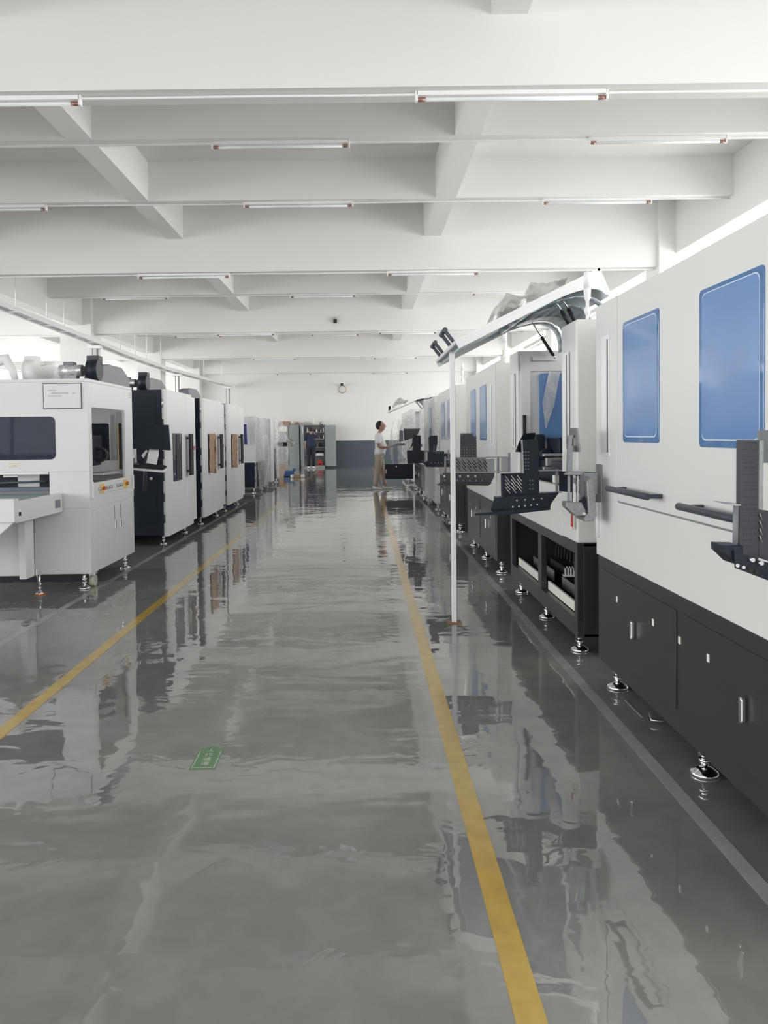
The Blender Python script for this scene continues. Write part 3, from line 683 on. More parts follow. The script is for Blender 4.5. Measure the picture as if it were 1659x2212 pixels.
MB().slab([at(1026,1109,Y=Yb-.12), at(1058,1101,Y=Yb-.03), at(1188,1094,Y=Yb-.03), at(1189,1097,Y=Yb-.10), at(1100,1107,Y=Yb-.12)], (0,0,-.012)).build('tray_lip', 'navy', a3)
MB().prism(px_poly([(1070,1074),(1129,1070),(1204,1063),(1203,1067),(1070,1079)], Yb), 'y', Yb-.03, Yb+.06).build('tray_top', 'navy', a3)
for n, (x_, y_) in enumerate([(1108+13.2*k_, 1095-1.25*k_) for k_ in range(5)] + [(1117+17.8*k_, 1081-1.3*k_) for k_ in range(4)]):
    p = at(x_, y_, Y=Yb-.045); MB().tube([p, p+Vector((0,.012,0))], .005 if n < 5 else .0045, 12).build('button_bolt', 'alu', a3)
for x_, y_ in ((1082,1096),(1098,1082),(1172,1092),(1188,1076)):
    p = at(x_, y_, Y=Yb-.038); MB().tube([p, p+Vector((0,.004,0))], .005, 10).build('empty_hole', 'rubber', a3)
o = MB()
for yy in (1017, 1064):
    p = at(1162, yy, Y=Yb); q = at(1211, yy-1, Y=Yb+.02); o.bar(p, q, .05, .005)
o.build('link_plates', 'galv', a3)
p = at(1203, 1013, Y=Yb+.02); q = at(1203, 1067, Y=Yb+.02); MB().tube([p, q], .0085, 12).build('hinge_pin', 'steelgrey', a3)
MB().prism(px_poly([(1208,1018),(1288,1020),(1288,1068),(1208,1061)], 4.58), 'y', 4.58, 4.585).build('arm_link', 'navy', a3)

# side-on galvanised bracket on the far edge of the largest machine
Yg = 4.02
a2 = thing('monitor_bracket', 'galvanised monitor bracket seen side-on, fixed to the far edge of the largest machine', 'bracket', (1.2, Yg, 1.0))
def gp(pts, Y, d, nm, m_, **k): return MB().prism(px_poly(pts, Y), 'y', Y, Y+d).build(nm, m_, a2, **k)
gp([(1229,940),(1239,940),(1238,966),(1236,1022),(1226,1022)], Yg, .03, 'upright', 'galv')
gp([(1245,925),(1249,925),(1255,976),(1252,977)], Yg-.05, .14, 'screen_plate', 'galv')
gp([(1237,946),(1247,944),(1249,957),(1243,963),(1236,962)], Yg, .02, 'tilt_lug', 'galv')
gp([(1224,1026),(1230,1018),(1262,1019),(1256,1026)], Yg-.02, .06, 'top_plate', 'galv')
gp([(1227,1028),(1232,1028),(1232,1082),(1227,1082)], Yg-.01, .012, 'left_column', 'galv')
gp([(1238,1028),(1244,1028),(1244,1084),(1238,1084)], Yg-.02, .02, 'hinge_pin', 'chrome')
gp([(1246,1028),(1250,1028),(1250,1084),(1246,1084)], Yg-.01, .01, 'roller', 'alu')
gp([(1254,1024),(1262,1020),(1262,1078),(1254,1084)], Yg, .02, 'side_plate', 'steelgrey')
gp([(1223,1085),(1257,1085),(1266,1104),(1262,1114),(1244,1115),(1223,1095)], Yg-.03, .09, 'wedge_housing', 'galv', bevel=.002)
gp([(1263,1074),(1274,1090),(1265,1101),(1256,1084)], Yg-.035, .05, 'latch_block', 'navy')
gp([(1268,1041),(1280,1030),(1290,1112),(1284,1125),(1264,1127),(1261,1120),(1272,1108)], Yg-.06, .16, 'folded_tray', 'galv', bevel=.003)
gp([(1262,1021),(1290,1021),(1290,1068),(1262,1068)], Yg+.05, .006, 'arm_link', 'galv')
gp([(1288.5,1003),(1298,1003),(1298,1085),(1288.5,1085)], 4.09, .02, 'mounting_plate', 'steelgrey')
p = at(1263, 1110, Y=Yg-.045); MB().tube([p, p+Vector((0,.02,0))], .007, 12).build('bolt', 'lidpaint', a2)
# black bracket against the right frame edge
Yh = 2.2
a1 = thing('monitor_bracket', 'black perforated monitor bracket cut by the right frame edge, in front of the largest machine', 'bracket', (1.35, Yh, 1.0))
o = MB().prism(px_poly([(1598,950),(1640,951),(1638,1215),(1597,1205)], Yh), 'y', Yh, Yh+.02)
for g_ in ((950+7, 1000, 4), (1010, 1090, 6), (1100, 1180, 7)): holes(o, 1606, 1632, g_[0], g_[1], 5, g_[2], Yh-.001, .0014, 1)
o.build('perforated_upright', ['charcoal', 'rubber'], a1)
MB().prism(px_poly([(1639,952),(1650,952),(1648,1100),(1639,1100)], Yh+.01), 'y', Yh+.01, Yh+.03).build('edge_flange', 'galv', a1)
MB().prism(px_poly([(1639,930),(1700,928),(1700,1000),(1639,1000)], Yh+.04), 'y', Yh+.04, Yh+.05).build('screen_plate', 'steelgrey', a1)
MB().prism(px_poly([(1562,1086),(1597,1089),(1597,1092),(1585,1092)], Yh-.02), 'y', Yh-.03, Yh+.05).build('clamp_plate', 'galv', a1)
p = at(1590, 1091, Y=Yh); q = at(1588, 1185, Y=Yh); MB().tube([p, q], .0075, 12).build('hinge_pin', 'steelgrey', a1)
MB().prism(px_poly([(1555,1176),(1598,1177),(1598,1220),(1583,1217),(1556,1191)], Yh), 'y', Yh-.02, Yh+.06).build('tray_side', 'navy', a1, bevel=.002)
MB().prism(px_poly([(1586,1188),(1637,1210),(1700,1225),(1700,1272),(1659,1254),(1612,1236),(1588,1227)], Yh-.03), 'y', Yh-.03, Yh-.026).build('control_panel', 'navy', a1)
MB().prism(px_poly([(1639,1100),(1700,1110),(1700,1225),(1639,1205)], Yh), 'y', Yh, Yh+.01).build('slotted_plate', 'charcoal', a1)
for x_, y_ in ((1594,1222),(1607,1226)):
    p = at(x_, y_, Y=Yh-.034); MB().tube([p, p+Vector((0,.004,0))], .005, 12).build('panel_hole', 'cool', a1)
for x_, y_ in ((1620,1229),(1634,1236)):
    p = at(x_, y_, Y=Yh-.034); MB().tube([p, p+Vector((0,.004,0))], .005, 12).build('panel_hole', 'rubber', a1)
for x_, y_ in ((1627,1210),(1646,1217)):
    p = at(x_, y_, Y=Yh-.045); MB().tube([p, p+Vector((0,.02,0))], .006, 12).build('bolt', 'alu', a1)
o = MB()
for k_ in range(4): o.tube([at(1641, 1108+k_*16, Y=Yh-.004), at(1646, 1124+k_*16, Y=Yh-.004)], .002, 8)
o.build('slot_openings', 'galv', a1)

# bracket beyond, with control tray, behind the post
Yc = 6.75
a4 = thing('monitor_bracket', 'grey-black bracket with a wide tray right behind the white post', 'bracket', (1.0, Yc, .95))
o = MB().prism(px_poly([(995,936),(1022,936),(1023,943),(1029,943),(1030,989),(994,989)], Yc), 'y', Yc, Yc+.02)
holes(o, 997, 1027, 966, 984, 6, 4, Yc-.001, .0045, 1); holes(o, 998, 1020, 939, 939, 2, 1, Yc-.002, .007, 1)
o.build('perforated_upright', ['charcoal', 'steelgrey'], a4)
o = MB().prism(px_poly([(972,988),(1050,988),(1050,1020),(972,1020)], Yc-.02), 'y', Yc-.02, Yc-.015).build('slotted_plate', 'steelgrey', a4)
o = MB()
for c_ in range(6):
    for r_ in range(3):
        x_, y_ = 986 + c_*11.5, 992 + r_*7
        o.tube([at(x_, y_, Y=Yc-.022), at(x_+9, y_+11, Y=Yc-.022)], .0035, 6)
o.build('slot_openings', 'rubber', a4)
MB().prism(px_poly([(957,1021),(1068,1021),(1067,1030),(1058,1047),(945,1048),(954,1036)], Yc-.05), 'y', Yc-.06, Yc-.045).build('control_panel', 'charcoal', a4)
MB().prism(px_poly([(943,1047),(952,1043),(1062,1043),(1054,1049)], Yc-.1), 'y', Yc-.12, Yc-.06).build('tray_lip', 'black', a4)
for x_, y_ in ((960,1029),(994,1029),(1011,1029),(1027,1029)):
    p = at(x_, y_, Y=Yc-.07); MB().tube([p, p+Vector((0,.01,0))], .0085, 12).build('button_bolt', 'alu', a4)
for k_ in range(7):
    p = at(961+k_*13.5, 1038, Y=Yc-.07); MB().tube([p, p+Vector((0,.01,0))], .007, 10).build('button_bolt', 'steelgrey', a4)
MB().prism(px_poly([(1050,992),(1068,991),(1068,1018),(1050,1019)], Yc), 'y', Yc, Yc+.01).prism(px_poly([(1083,988),(1101,988),(1101,1017),(1083,1017)], Yc), 'y', Yc, Yc+.01).build('arm_link', 'galv', a4)
for x_ in (1076, 962): MB().tube([at(x_, 986, Y=Yc), at(x_, 1022, Y=Yc)], .009, 10).build('hinge_pin', 'steelgrey', a4)
MB().prism(px_poly([(1050,987),(1101,986),(1101,989),(1050,989)], Yc), 'y', Yc-.02, Yc+.02).prism(px_poly([(1050,1018),(1101,1017),(1101,1020),(1050,1020)], Yc), 'y', Yc-.02, Yc+.02).build('link_plates', 'galv', a4)
MB().prism(px_poly([(985,947),(990,947),(990,978),(985,978)], Yc), 'y', Yc, Yc+.03).build('white_standoff', 'cool', a4)
MB().box(1.27, 1.29, 6.72, 6.76, 1.04, 1.20).build('mounting_plate', 'steelgrey', a4)
# farther ones
Yd = 9.7
a5 = thing('monitor_bracket', 'blue-black bracket with tray just left of the white post', 'bracket', (.95, Yd, .95))
MB().prism(px_poly([(926,945),(930,941),(945,941),(945,956),(942,974),(927,976)], Yd), 'y', Yd, Yd+.03).build('perforated_upright', 'navy', a5)
o = MB().prism(px_poly([(924,976),(959,975),(959,980),(975,980),(975,1009),(921,1009),(915,1000),(924,996)], Yd), 'y', Yd, Yd+.05)
for k_ in range(4): p = at(932+k_*7.5, 1000, Y=Yd-.004); o.tube([p, p+Vector((0,.004,0))], .008, 10, 1)
for k_ in range(3): p = at(943+k_*5.5, 978, Y=Yd-.004); o.tube([p, p+Vector((0,.004,0))], .008, 10, 1)
o.build('control_panel', ['navy', 'steelgrey'], a5)
o = MB()
for k_ in range(5): o.prism(px_poly([(936,962+k_*3),(940,962+k_*3),(940,963+k_*3),(936,963+k_*3)], Yd-.004), 'y', Yd-.005, Yd)
o.build('vent_slits', 'steelgrey', a5)
MB().prism(px_poly([(951,951),(976,951),(976,976),(951,976)], Yd+.3), 'y', Yd+.3, Yd+.32).build('blank_plate', 'cool', a5)
MB().tube([at(969,972,Y=Yd), at(969,1002,Y=Yd)], .012, 8).build('hinge_pin', 'steelgrey', a5)
MB().bar(at(972,992,Y=Yd+.02), (1.272,9.46,1.07), .12, .02).build('arm_link', 'steelgrey', a5)
Ye = 13.2
a6 = thing('monitor_bracket', 'dark navy bracket nearest the raised black monitor, beside the person in white', 'bracket', (.95, Ye, .95))
MB().prism(px_poly([(893,940),(909,941),(909,973),(893,973)], Ye), 'y', Ye, Ye+.03).build('perforated_upright', 'navy', a6)
MB().prism(px_poly([(879,973),(917,973),(917,1000),(880,1002)], Ye), 'y', Ye, Ye+.05).build('control_panel', 'navy', a6)
o = MB().tube([at(917,975,Y=Ye-.02), at(917,996,Y=Ye-.02)], .012, 8).bar(at(912,975,Y=Ye-.02), at(926,975,Y=Ye-.02), .03, .012).bar(at(912,996,Y=Ye-.02), at(926,996,Y=Ye-.02), .03, .012)
o.build('hinge_pin', 'steelgrey', a6)
MB().prism(px_poly([(913,1000),(921,997),(924,1008),(921,1007)], Ye), 'y', Ye, Ye+.05).build('tray_lip', 'navy', a6)
MB().bar((1.05,13.2,1.08), (1.272,12.92,1.08), .12, .02).build('arm_link', 'steelgrey', a6)
mon = thing('monitor', 'black computer monitor tilted up on its arm to the right of the person in white', 'monitor', (1.2, 16.6, 1.1))
Ym = 16.6
MB().slab([at(872,926,Y=Ym), at(908,926,Y=Ym), at(899,944,Y=Ym-.05), at(873,952,Y=Ym-.05)], (0,.03,0)).build('screen', 'charcoal', mon, bevel=.004)
MB().prism(px_poly([(863,930),(871,930),(871,953),(862,955)], Ym+.4), 'y', Ym+.4, Ym+.43).build('side_screen', 'mesh', mon)
MB().slab([at(894,950,Y=Ym), at(892,962,Y=Ym), at(884,972,Y=Ym), at(890,972,Y=Ym)], (0,.01,0)).build('paper_flap', 'paper', mon)
MB().tube([at(893,944,Y=Ym+.03), at(893,985,Y=Ym+.03)], .025, 8).bar(at(893,965,Y=Ym+.05), (1.28,17.1,1.13), .05, .05).build('stand', 'rubber', mon)
MB().prism(px_poly([(857,958),(875,958),(875,962),(850,963)], Ym+.3), 'y', Ym+.2, Ym+.45).build('keyboard_shelf', 'steelgrey', mon)
o = crumple([at(845,940,Y=20.0), at(860,932,Y=20.0), at(862,965,Y=20.0), at(848,958,Y=20.0)], 8, 8, .05, 3, None, 3)
one(o, 'wrapped_screen', 'wrap', 'clear plastic covered screen right above the hand of the person in white', 'screen')

# ------------------------------------------------------------------ left machines
LX = -2.45
# L1 white machine
t = l1m = thing('enclosed_machine', 'big white machine at the left edge with smoked window and open robot cell', 'machine', (-3.5, 7.5, 0))
Y0, Y1, ZT, XB = 6.86, 8.17, 1.905, -4.7
hb = MB()
hb.box(XB, LX, Y0, Y0+.03, 1.075, ZT-.03).box(-2.81, LX, Y0, Y0+.03, .745, 1.075).box(XB, -2.81, Y0, Y0+.03, .745, .87)
hb.box(LX-.03, LX, Y0+.03, 6.95, .745, ZT-.03).box(LX-.03, LX, 7.91, Y1-.03, .745, ZT-.03).box(LX-.03, LX, 6.95, 7.91, 1.65, ZT-.03).box(LX-.03, LX, 6.95, 7.91, .745, .965)
hb.box(XB, LX, Y1-.03, Y1, .745, ZT-.03).box(XB, XB+.03, Y0+.03, Y1-.03, .745, 1.0).box(XB, LX, Y0, Y0+.35, ZT-.03, ZT).box(-2.95, LX, Y0+.35, Y1, ZT-.03, ZT).box(XB, XB+.1, Y0+.35, Y1, ZT-.03, ZT)  # roof and rear left open, out of view, to let light in
hb.build('housing', 'cool', t, bevel=.004)
MB().box(XB, LX-.002, Y0+.002, Y1-.002, .155, .7445).build('base_cabinet', 'cool', t, bevel=.004)
MB().box(-3.05, -2.58, Y0-.003, Y0+.01, .215, .665).build('front_access_panel', 'cool', t, bevel=.002)
o = MB().prism(rrect(-4.2, -2.747, 1.187, 1.570, .045), 'y', Y0-.006, Y0+.004).build('smoked_window', 'dglass', t, bevel=.002)
# nameplate
o = MB().box(-2.845, -2.502, Y0-.008, Y0+.002, 1.635, 1.865).build('nameplate', 'ink', t)
MB().box(-2.838, -2.509, Y0-.010, Y0-.004, 1.642, 1.858).build('plate_face', 'cool', o)
mb = MB()
for r_, (n_, z_) in enumerate(((5, 1.80), (16, 1.775), (8, 1.75))):
    for k_ in range(n_):
        if random.random() < .85: mb.box(-2.80 + k_*.0155, -2.789 + k_*.0155, Y0-.0112, Y0-.009, z_-.006, z_+.006)
mb.build('plate_print', 'faint', o)
# warning label
o = MB().box(-3.17, -3.07, Y0-.002, Y0+.002, 1.115, 1.155).build('warning_label', 'paper', t)
MB().box(-3.165, -3.075, Y0-.003, Y0, 1.148, 1.154).build('label_band', 'amber', o); MB().box(-3.14, -3.085, Y0-.003, Y0, 1.126, 1.130).box(-3.14, -3.10, Y0-.003, Y0, 1.134, 1.138).slab([(-3.162,Y0-.003,1.12),(-3.148,Y0-.003,1.12),(-3.155,Y0-.003,1.134)], (0,.002,0)).build('label_print', 'faint', o)
# doors on aisle side
for a, b_, hy in ((6.98, 7.56, 7.52), (7.60, 8.10, 7.68)):
    dd = MB().box(LX-.004, LX+.003, a, b_, .235, .70).build('lower_door', 'cool', t, bevel=.0015)
    MB().prism(rrect(hy-.02, hy+.02, .48, .565, .006), 'x', LX+.003, LX+.014).build('door_handle', 'chrome', dd, bevel=.003)
    mb = MB()
    for k_ in range(9): mb.box(LX+.003, LX+.004, hy-.012-(0 if hy < 7.6 else -.03), hy+.008-(0 if hy < 7.6 else -.03), .60+k_*.016-.03, .61+k_*.016-.03)
    mb.build('door_lettering', 'ink', dd)
dd = MB().box(LX-.004, LX+.003, 6.96, 8.13, .745, .80).build('drip_ledge', 'cool', t, bevel=.0015)
for ya in (6.895, 8.10): MB().box(LX, LX+.02, ya, ya+.025, .83, .98).build('edge_handle', 'conduit', t, bevel=.004)
cp = MB().box(LX-.004, LX+.006, 7.0, 8.05, .855, .955).build('control_strip', 'cool', t, bevel=.002)
for ya in (7.16, 7.86):
    o = MB().box(LX+.006, LX+.012, ya-.055, ya+.055, .862, .945).build('emergency_plate', 'amber', cp)
    MB().tube([(LX+.012, ya+.02, .905), (LX+.034, ya+.02, .905)], .018, 12).build('stop_button', 'orange', o)
for ya in (7.08, 7.30, 7.38, 7.60, 7.70): MB().tube([(LX+.006, ya, .905), (LX+.03, ya, .905)], .016, 12).build('push_button', 'alu', cp)
mb = MB()
for k_ in range(3): mb.box(LX, LX+.001, 8.06, 8.12, 1.79+k_*.02, 1.80+k_*.02)
mb.build('corner_print', 'faint', t)
# inside the cell
MB().box(-3.6, LX-.05, 6.92, 8.10, .80, .93).build('cell_floor', 'steelgrey', t)
MB().box(-3.5, -2.50, 8.0, 8.05, .99, 1.14).build('cell_cover', 'cool', t, bevel=.01)
MB().box(-2.84, -2.77, 7.998, 8.0, 1.095, 1.10).build('cell_label', 'amber', t)
MB().prism(rrect(-3.3, -2.672, 1.13, 1.525, .04), 'y', 8.10, 8.139).build('cell_rear_window', 'navy', t)
MB().box(-2.66, -2.655, 8.05, 8.14, 1.14, 1.62).box(-2.60, -2.597, 8.05, 8.14, 1.14, 1.65).build('cell_trim', 'conduit', t)
MB().box(-2.515, -2.495, 7.90, 7.94, 1.05, 1.52).build('light_curtain', 'rubber', t); MB().box(-2.522, -2.515, 7.90, 7.94, 1.05, 1.52).build('curtain_edge', 'amber', t)
r_ = MB().box(-3.0, -2.665, 7.55, 7.85, 1.13, 1.40).box(-2.9, -2.74, 7.6, 7.8, 1.40, 1.46).box(-3.2, -2.66, 7.6, 7.8, 1.10, 1.16).build('robot_head', 'navy', t, bevel=.015)
MB().box(-2.80, -2.74, 7.53, 7.56, 1.385, 1.40).box(-2.79, -2.775, 7.52, 7.56, 1.13, 1.18).tube([(-2.775,7.54,1.27),(-2.765,7.54,1.27)], .012, 10).box(-2.76, -2.72, 7.53, 7.56, 1.205, 1.213).build('robot_fittings', 'alu', r_)
MB().tube([(-2.70,7.53,1.325),(-2.66,7.53,1.33)], .009, 8).build('robot_nozzle', 'lidpaint', r_)
mb = MB()
for k_ in range(14):
    a = -PI/2 + k_*PI/13; cx_, cz_ = -2.66, 1.205
    p = Vector((cx_ + .085*math.cos(a), 7.7, cz_ + .062*math.sin(a))); mb.box(p.x-.014, p.x+.014, 7.66, 7.74, p.z-.014, p.z+.014)
mb.build('cable_chain', 'rubber', t, bevel=.004)
MB().box(-2.95, -2.70, 7.3, 7.5, .99, 1.03).box(-2.68, -2.50, 7.4, 7.9, 1.01, 1.035).build('cell_rails', 'alu', t, bevel=.004)
MB().box(-2.72, -2.60, 7.1, 7.3, .93, 1.0).box(-2.9, -2.8, 7.5, 7.9, .93, 1.0).box(-3.2, -3.0, 7.1, 7.8, .93, 1.05).build('cell_fixture', 'cool', t, bevel=.005)
# conveyor slot contents
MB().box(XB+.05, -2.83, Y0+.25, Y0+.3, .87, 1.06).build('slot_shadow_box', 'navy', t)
MB().box(XB+.05, -2.83, Y0+.05, Y0+.10, .905, .935).tube([(-4.2,Y0+.02,.95),(-2.9,Y0+.14,.985)], .01, 8).build('slot_rail', 'mesh', t)
MB().box(XB, -2.82, Y0+.0, Y0+.1, 1.055, 1.075).box(-3.25, -3.12, Y0+.06, Y0+.10, 1.03, 1.045).build('slot_lip', 'conduit', t)
for x_, y_ in ((-2.56, 6.98), (-2.52, 8.05), (-4.5, 6.98)): foot(x_, y_, .155, t, .05)
castor(-2.53, 7.12, .155, t)

def blower(y, x, z, label, motor=True, m_='steelgrey', scroll='navy'):
    t = thing('exhaust_blower', label, 'blower', (x, y, z), 'blowers on top of the left machines')
    MB().prism([(y+.06,z),(y+.95,z),(y+.95,z+.09),(y+.70,z+.185),(y+.30,z+.185),(y+.06,z+.15)], 'x', x-.16, x).build('housing', m_, t, bevel=.008)
    if scroll:
        MB().tube([(x-.10,y+.02,z+.105),(x+.002,y+.02,z+.105)], .10, 28).build('fan_scroll', scroll, t)
        MB().box(x-.13, x-.01, y+.04, y+.15, z+.15, z+.245).build('outlet_neck', 'charcoal' if scroll == 'navy' else scroll, t, bevel=.008)
    if motor:
        o = MB().tube([(x-.36,y,z+.10),(x-.15,y,z+.10)], .055, 20).build('motor', 'alu', t)
        MB().box(x-.32, x-.22, y-.04, y+.04, z+.15, z+.18).box(x-.34, x-.20, y-.06, y+.06, z, z+.05).build('terminal_box', 'steelgrey', o, bevel=.004)
    return t
blower(7.22, -2.47, 1.905, 'grey exhaust blower with silver motor on the big white machine at the left')
t = blower(7.2, -3.05, 1.905, 'blower under pale plastic at the left frame edge, on the big white machine', motor=False, m_='conduit', scroll='conduit')
MB().tube([(-3.5,7.1,1.94),(-3.42,7.1,2.08),(-3.28,7.1,2.11),(-3.22,7.1,2.0),(-3.2,7.1,1.92)], [.05,.06,.05,.035,.03], 12).build('plastic_duct', 'conduit', t)
sh = crumple([(-2.84,7.08,1.92),(-2.64,7.1,1.92),(-2.62,7.1,2.05),(-2.82,7.08,2.04)], 12, 8, .035, 7, None, 4)
one(sh, 'plastic_bag', 'wrap', 'clear plastic bag over the silver motor on top of the big white machine', 'bag')

# conveyor in front of L1
t = thing('conveyor_table', 'white conveyor table with green-grey belt entering the big white machine at the left', 'conveyor', (-3.2, 6.3, 0))
CX = -2.69
MB().box(-4.3, CX-.05, 5.92, 7.10, .86, .875).build('belt', 'belt', t)
MB().box(CX-.05, CX, 5.92, 6.84, .72, .885).box(-4.3, CX-.05, 5.92, 6.84, .72, .75).build('side_rail', 'cool', t, bevel=.004)
MB().box(CX-.002, CX+.008, 6.68, 6.78, .765, .835).build('switch_plate', 'steelgrey', t, bevel=.002)
MB().box(-4.4, -2.665, 5.84, 5.92, .735, .915).prism([(-4.4,.735),(-2.68,.735),(-2.86,.58),(-4.4,.3)], 'y', 5.86, 5.90).build('front_apron', 'cool', t, bevel=.003)
o = MB().box(CX-.01, CX+.012, 5.93, 5.99, .75, .83).build('socket_cover', 'conduit', t, bevel=.004)
MB().box(CX+.012, CX+.02, 5.935, 5.97, .775, .805).build('socket', 'rubber', o)
MB().box(CX-.22, CX-.16, 6.44, 6.62, .19, .72).box(-3.3, CX-.16, 6.60, 6.62, .19, .72).prism([(6.62,.72),(6.80,.72),(6.62,.56)], 'x', CX-.22, CX-.20).build('leg_panel', 'cool', t, bevel=.004)
MB().box(-4.3, -3.2, 6.0, 6.6, .18, .20).box(-4.3, -3.0, 5.95, 6.0, .10, .20).build('lower_shelf', 'cool', t, bevel=.003)
MB().box(-3.10, -3.02, 5.88, 5.96, .03, .74).build('front_leg', 'cool', t, bevel=.003)
foot(-2.87, 6.75, .19, t, .035); MB().lathe([(.045,0),(.045,.008)], (-2.87,6.75,0), 20).build('foot_pad', 'orange', t)
MB().tube([(-2.87,6.75,.05),(-2.87,6.66,.24)], .006, 8).build('foot_screw', 'alu', t); foot(-3.06, 5.92, .05, t, .04)

# L2..L4 dark-sided door machines
def l_machine(y0, y1, label, cover, xb=-4.7):  # unseen back made deeper to block window reflections on the floor
    t = thing('enclosed_machine', label, 'machine', (-3.2, (y0+y1)/2, 0))
    X = -2.52; L = y1 - y0
    MB().box(xb, X, y0, y1, .14, 1.97).build('cabinet_body', 'navy', t, bevel=.006)
    MB().box(xb+.1, X-.08, y0-.006, y0+.004, .30, 1.88).build('side_panel', 'navy', t, bevel=.004)
    MB().tube([(X-.14,y0-.02,.86),(X-.14,y0,.86)], .02, 12).build('side_lock', 'chrome', t)
    # wide leaf, narrow leaf and end cap, each a folded door
    ya, yb, yc = y0+.01, y0+.62*L, y0+.86*L
    d = MB().prism([(X,ya),(X,yb),(X+.05,yb),(X+.06,yb-.02),(X+.06,ya+.03),(X+.03,ya)], 'z', .125, 1.975).build('wide_door', 'cool', t, bevel=.006)
    e = MB().prism([(X,yb+.006),(X,yc),(X+.03,yc),(X+.06,yc-.06),(X+.06,yb+.02),(X+.05,yb+.006)], 'z', .125, 1.975).build('narrow_door', 'cool', t, bevel=.006)
    MB().prism([(X,yc+.01),(X,y1),(X+.03,y1),(X+.045,y1-.02),(X+.03,yc+.01)], 'z', .17, 1.95).build('end_pillar', 'cool', t, bevel=.006)
    for z in (.35, .62, .88, 1.15, 1.55, 1.80): MB().tube([(X+.012,ya-.006,z-.05),(X+.012,ya-.006,z+.05)], .009, 8).build('hinge', 'alu' if z > 1.7 else 'charcoal', d)
    wy0, wy1 = y0+.17*L, y0+.44*L; wz0, wz1 = .80, 1.425
    wo = MB().prism(rrect(wy0, wy1, wz0, wz1, .01), 'x', X+.055, X+.066).build('window', 'dglass', d)
    if cover == 'card':
        MB().prism([(wy0+.02,wz0+.03),(wy1-.04,wz0-.02),(wy1,wz0+.06),(wy1-.01,wz1-.08),(wy1-.04,wz1-.01),(wy0+.03,wz1-.02)], 'x', X+.066, X+.078).build('cardboard_cover', 'card', wo)
        q = crumple([(X+.08,wy1-.08,wz0-.02),(X+.08,wy1+.03,wz0-.03),(X+.08,wy1+.05,wz1-.02),(X+.08,wy1-.05,wz1+.01)], 5, 24, .025, y0, None, 6)
        q.build('tape_strip', 'tape', wo)
        q = crumple([(X+.08,wy0,wz0-.02),(X+.08,wy0+.05,wz0-.03),(X+.08,wy0+.04,wz1),(X+.08,wy0,wz1)], 4, 24, .015, y0+3, None, 6)
        q.build('tape_strip', 'tape', wo)
    else:
        mb = MB()
        for k_ in range(5): mb.box(X+.066, X+.072, wy0+.16+k_*.045, wy0+.185+k_*.045, wz0+.02, wz1-.01)
        mb.build('film_folds', 'charcoal', wo)
    h = MB().box(X+.10, X+.135, yb-.06, yb+.02, .84, 1.42).box(X+.095, X+.135, yb+.04, yb+.10, .84, 1.42).build('long_handle', 'rubber', e, bevel=.008)
    for z in (.90, 1.36): MB().box(X+.05, X+.10, yb-.02, yb+.08, z-.015, z+.015).build('handle_bracket', 'charcoal', h)
    MB().box(X+.045, X+.052, yc+.06, yc+.16, 1.18, 1.24).build('stop_button', 'red', e); MB().box(X+.03, X+.047, yc+.05, yc+.14, 1.10, 1.17).build('button_plate', 'alu', e)
    for yy in (y0+.22, y0+.80*L): foot(X-.06, yy, .14, t, .045)
    foot(xb+.1, y0+.2, .14, t, .045)
    return t
l_machine(9.62, 11.35, 'dark-sided machine with bare smoked door window, first beyond the big white left machine', 'glass')
l_machine(11.85, 13.72, 'dark-sided machine with cardboard taped over its window, nearer of the two covered ones', 'card')
l_machine(13.95, 15.95, 'dark-sided machine with cardboard taped over its window, farther of the two covered ones', 'card')
blower(9.95, -2.78, 1.976, 'grey exhaust blower with silver motor on the machine with the bare dark window')
blower(12.15, -2.76, 1.976, 'dark grey exhaust blower on the nearer machine with cardboard covered window', motor=False, scroll=None)

# monitor station between L1 and L2
Yk = 9.0
t = thing('monitor', 'black monitor and keyboard tray on an arm in front of the dark-sided left machine', 'monitor', (-2.5, Yk, .9))
MB().slab([at(276,915,Y=Yk), at(364,918,Y=Yk), at(368,973,Y=Yk-.03), at(281,968,Y=Yk-.03)], (0,.03,0)).build('screen', 'navy', t, bevel=.004)
MB().slab([at(322,970,Y=Yk), at(342,970,Y=Yk), at(342,983,Y=Yk), at(337,1004,Y=Yk-.1), at(316,1000,Y=Yk-.1)], (0,.02,0)).slab([at(305,984,Y=Yk), at(315,972,Y=Yk), at(318,974,Y=Yk), at(309,990,Y=Yk)], (0,.03,0)).build('neck', 'lidpaint', t, bevel=.002)
o = MB().slab([at(272,1001,Y=Yk-.02), at(352,1005,Y=Yk-.02), at(361,1008,Y=Yk-.1), at(352,1015,Y=Yk-.16), at(267,1008,Y=Yk-.16)], (0,0,.006)).build('keyboard', 'rubber', t)
mb = MB()
for k_ in range(6): p = at(278+k_*4, 1003.5, Y=Yk-.08); mb.box(p.x-.006, p.x+.006, p.y-.01, p.y+.01, p.z, p.z+.01)
mb.build('keys', 'steelgrey', o)
MB().slab([at(266,1010,Y=Yk-.17), at(353,1017,Y=Yk-.17), at(362,1010,Y=Yk-.1), at(340,1004,Y=Yk)], (0,0,-.022)).build('keyboard_tray', 'lidpaint', t, bevel=.003)
MB().prism(px_poly([(281,970),(292,970),(293,1000),(281,1000)], Yk), 'y', Yk, Yk+.05).build('side_box', 'cool', t)
MB().tube([at(286,982,Y=Yk-.03), at(287,1001,Y=Yk-.03)], .022, 14).build('arm_joint', 'conduit', t)
MB().tube([at(316,975,Y=Yk+.05), at(312,1060,Y=Yk+.05)], .02, 10).bar(at(286,994,Y=Yk), (-2.47,8.16,1.12), .05, .05).build('arm', 'charcoal', t)

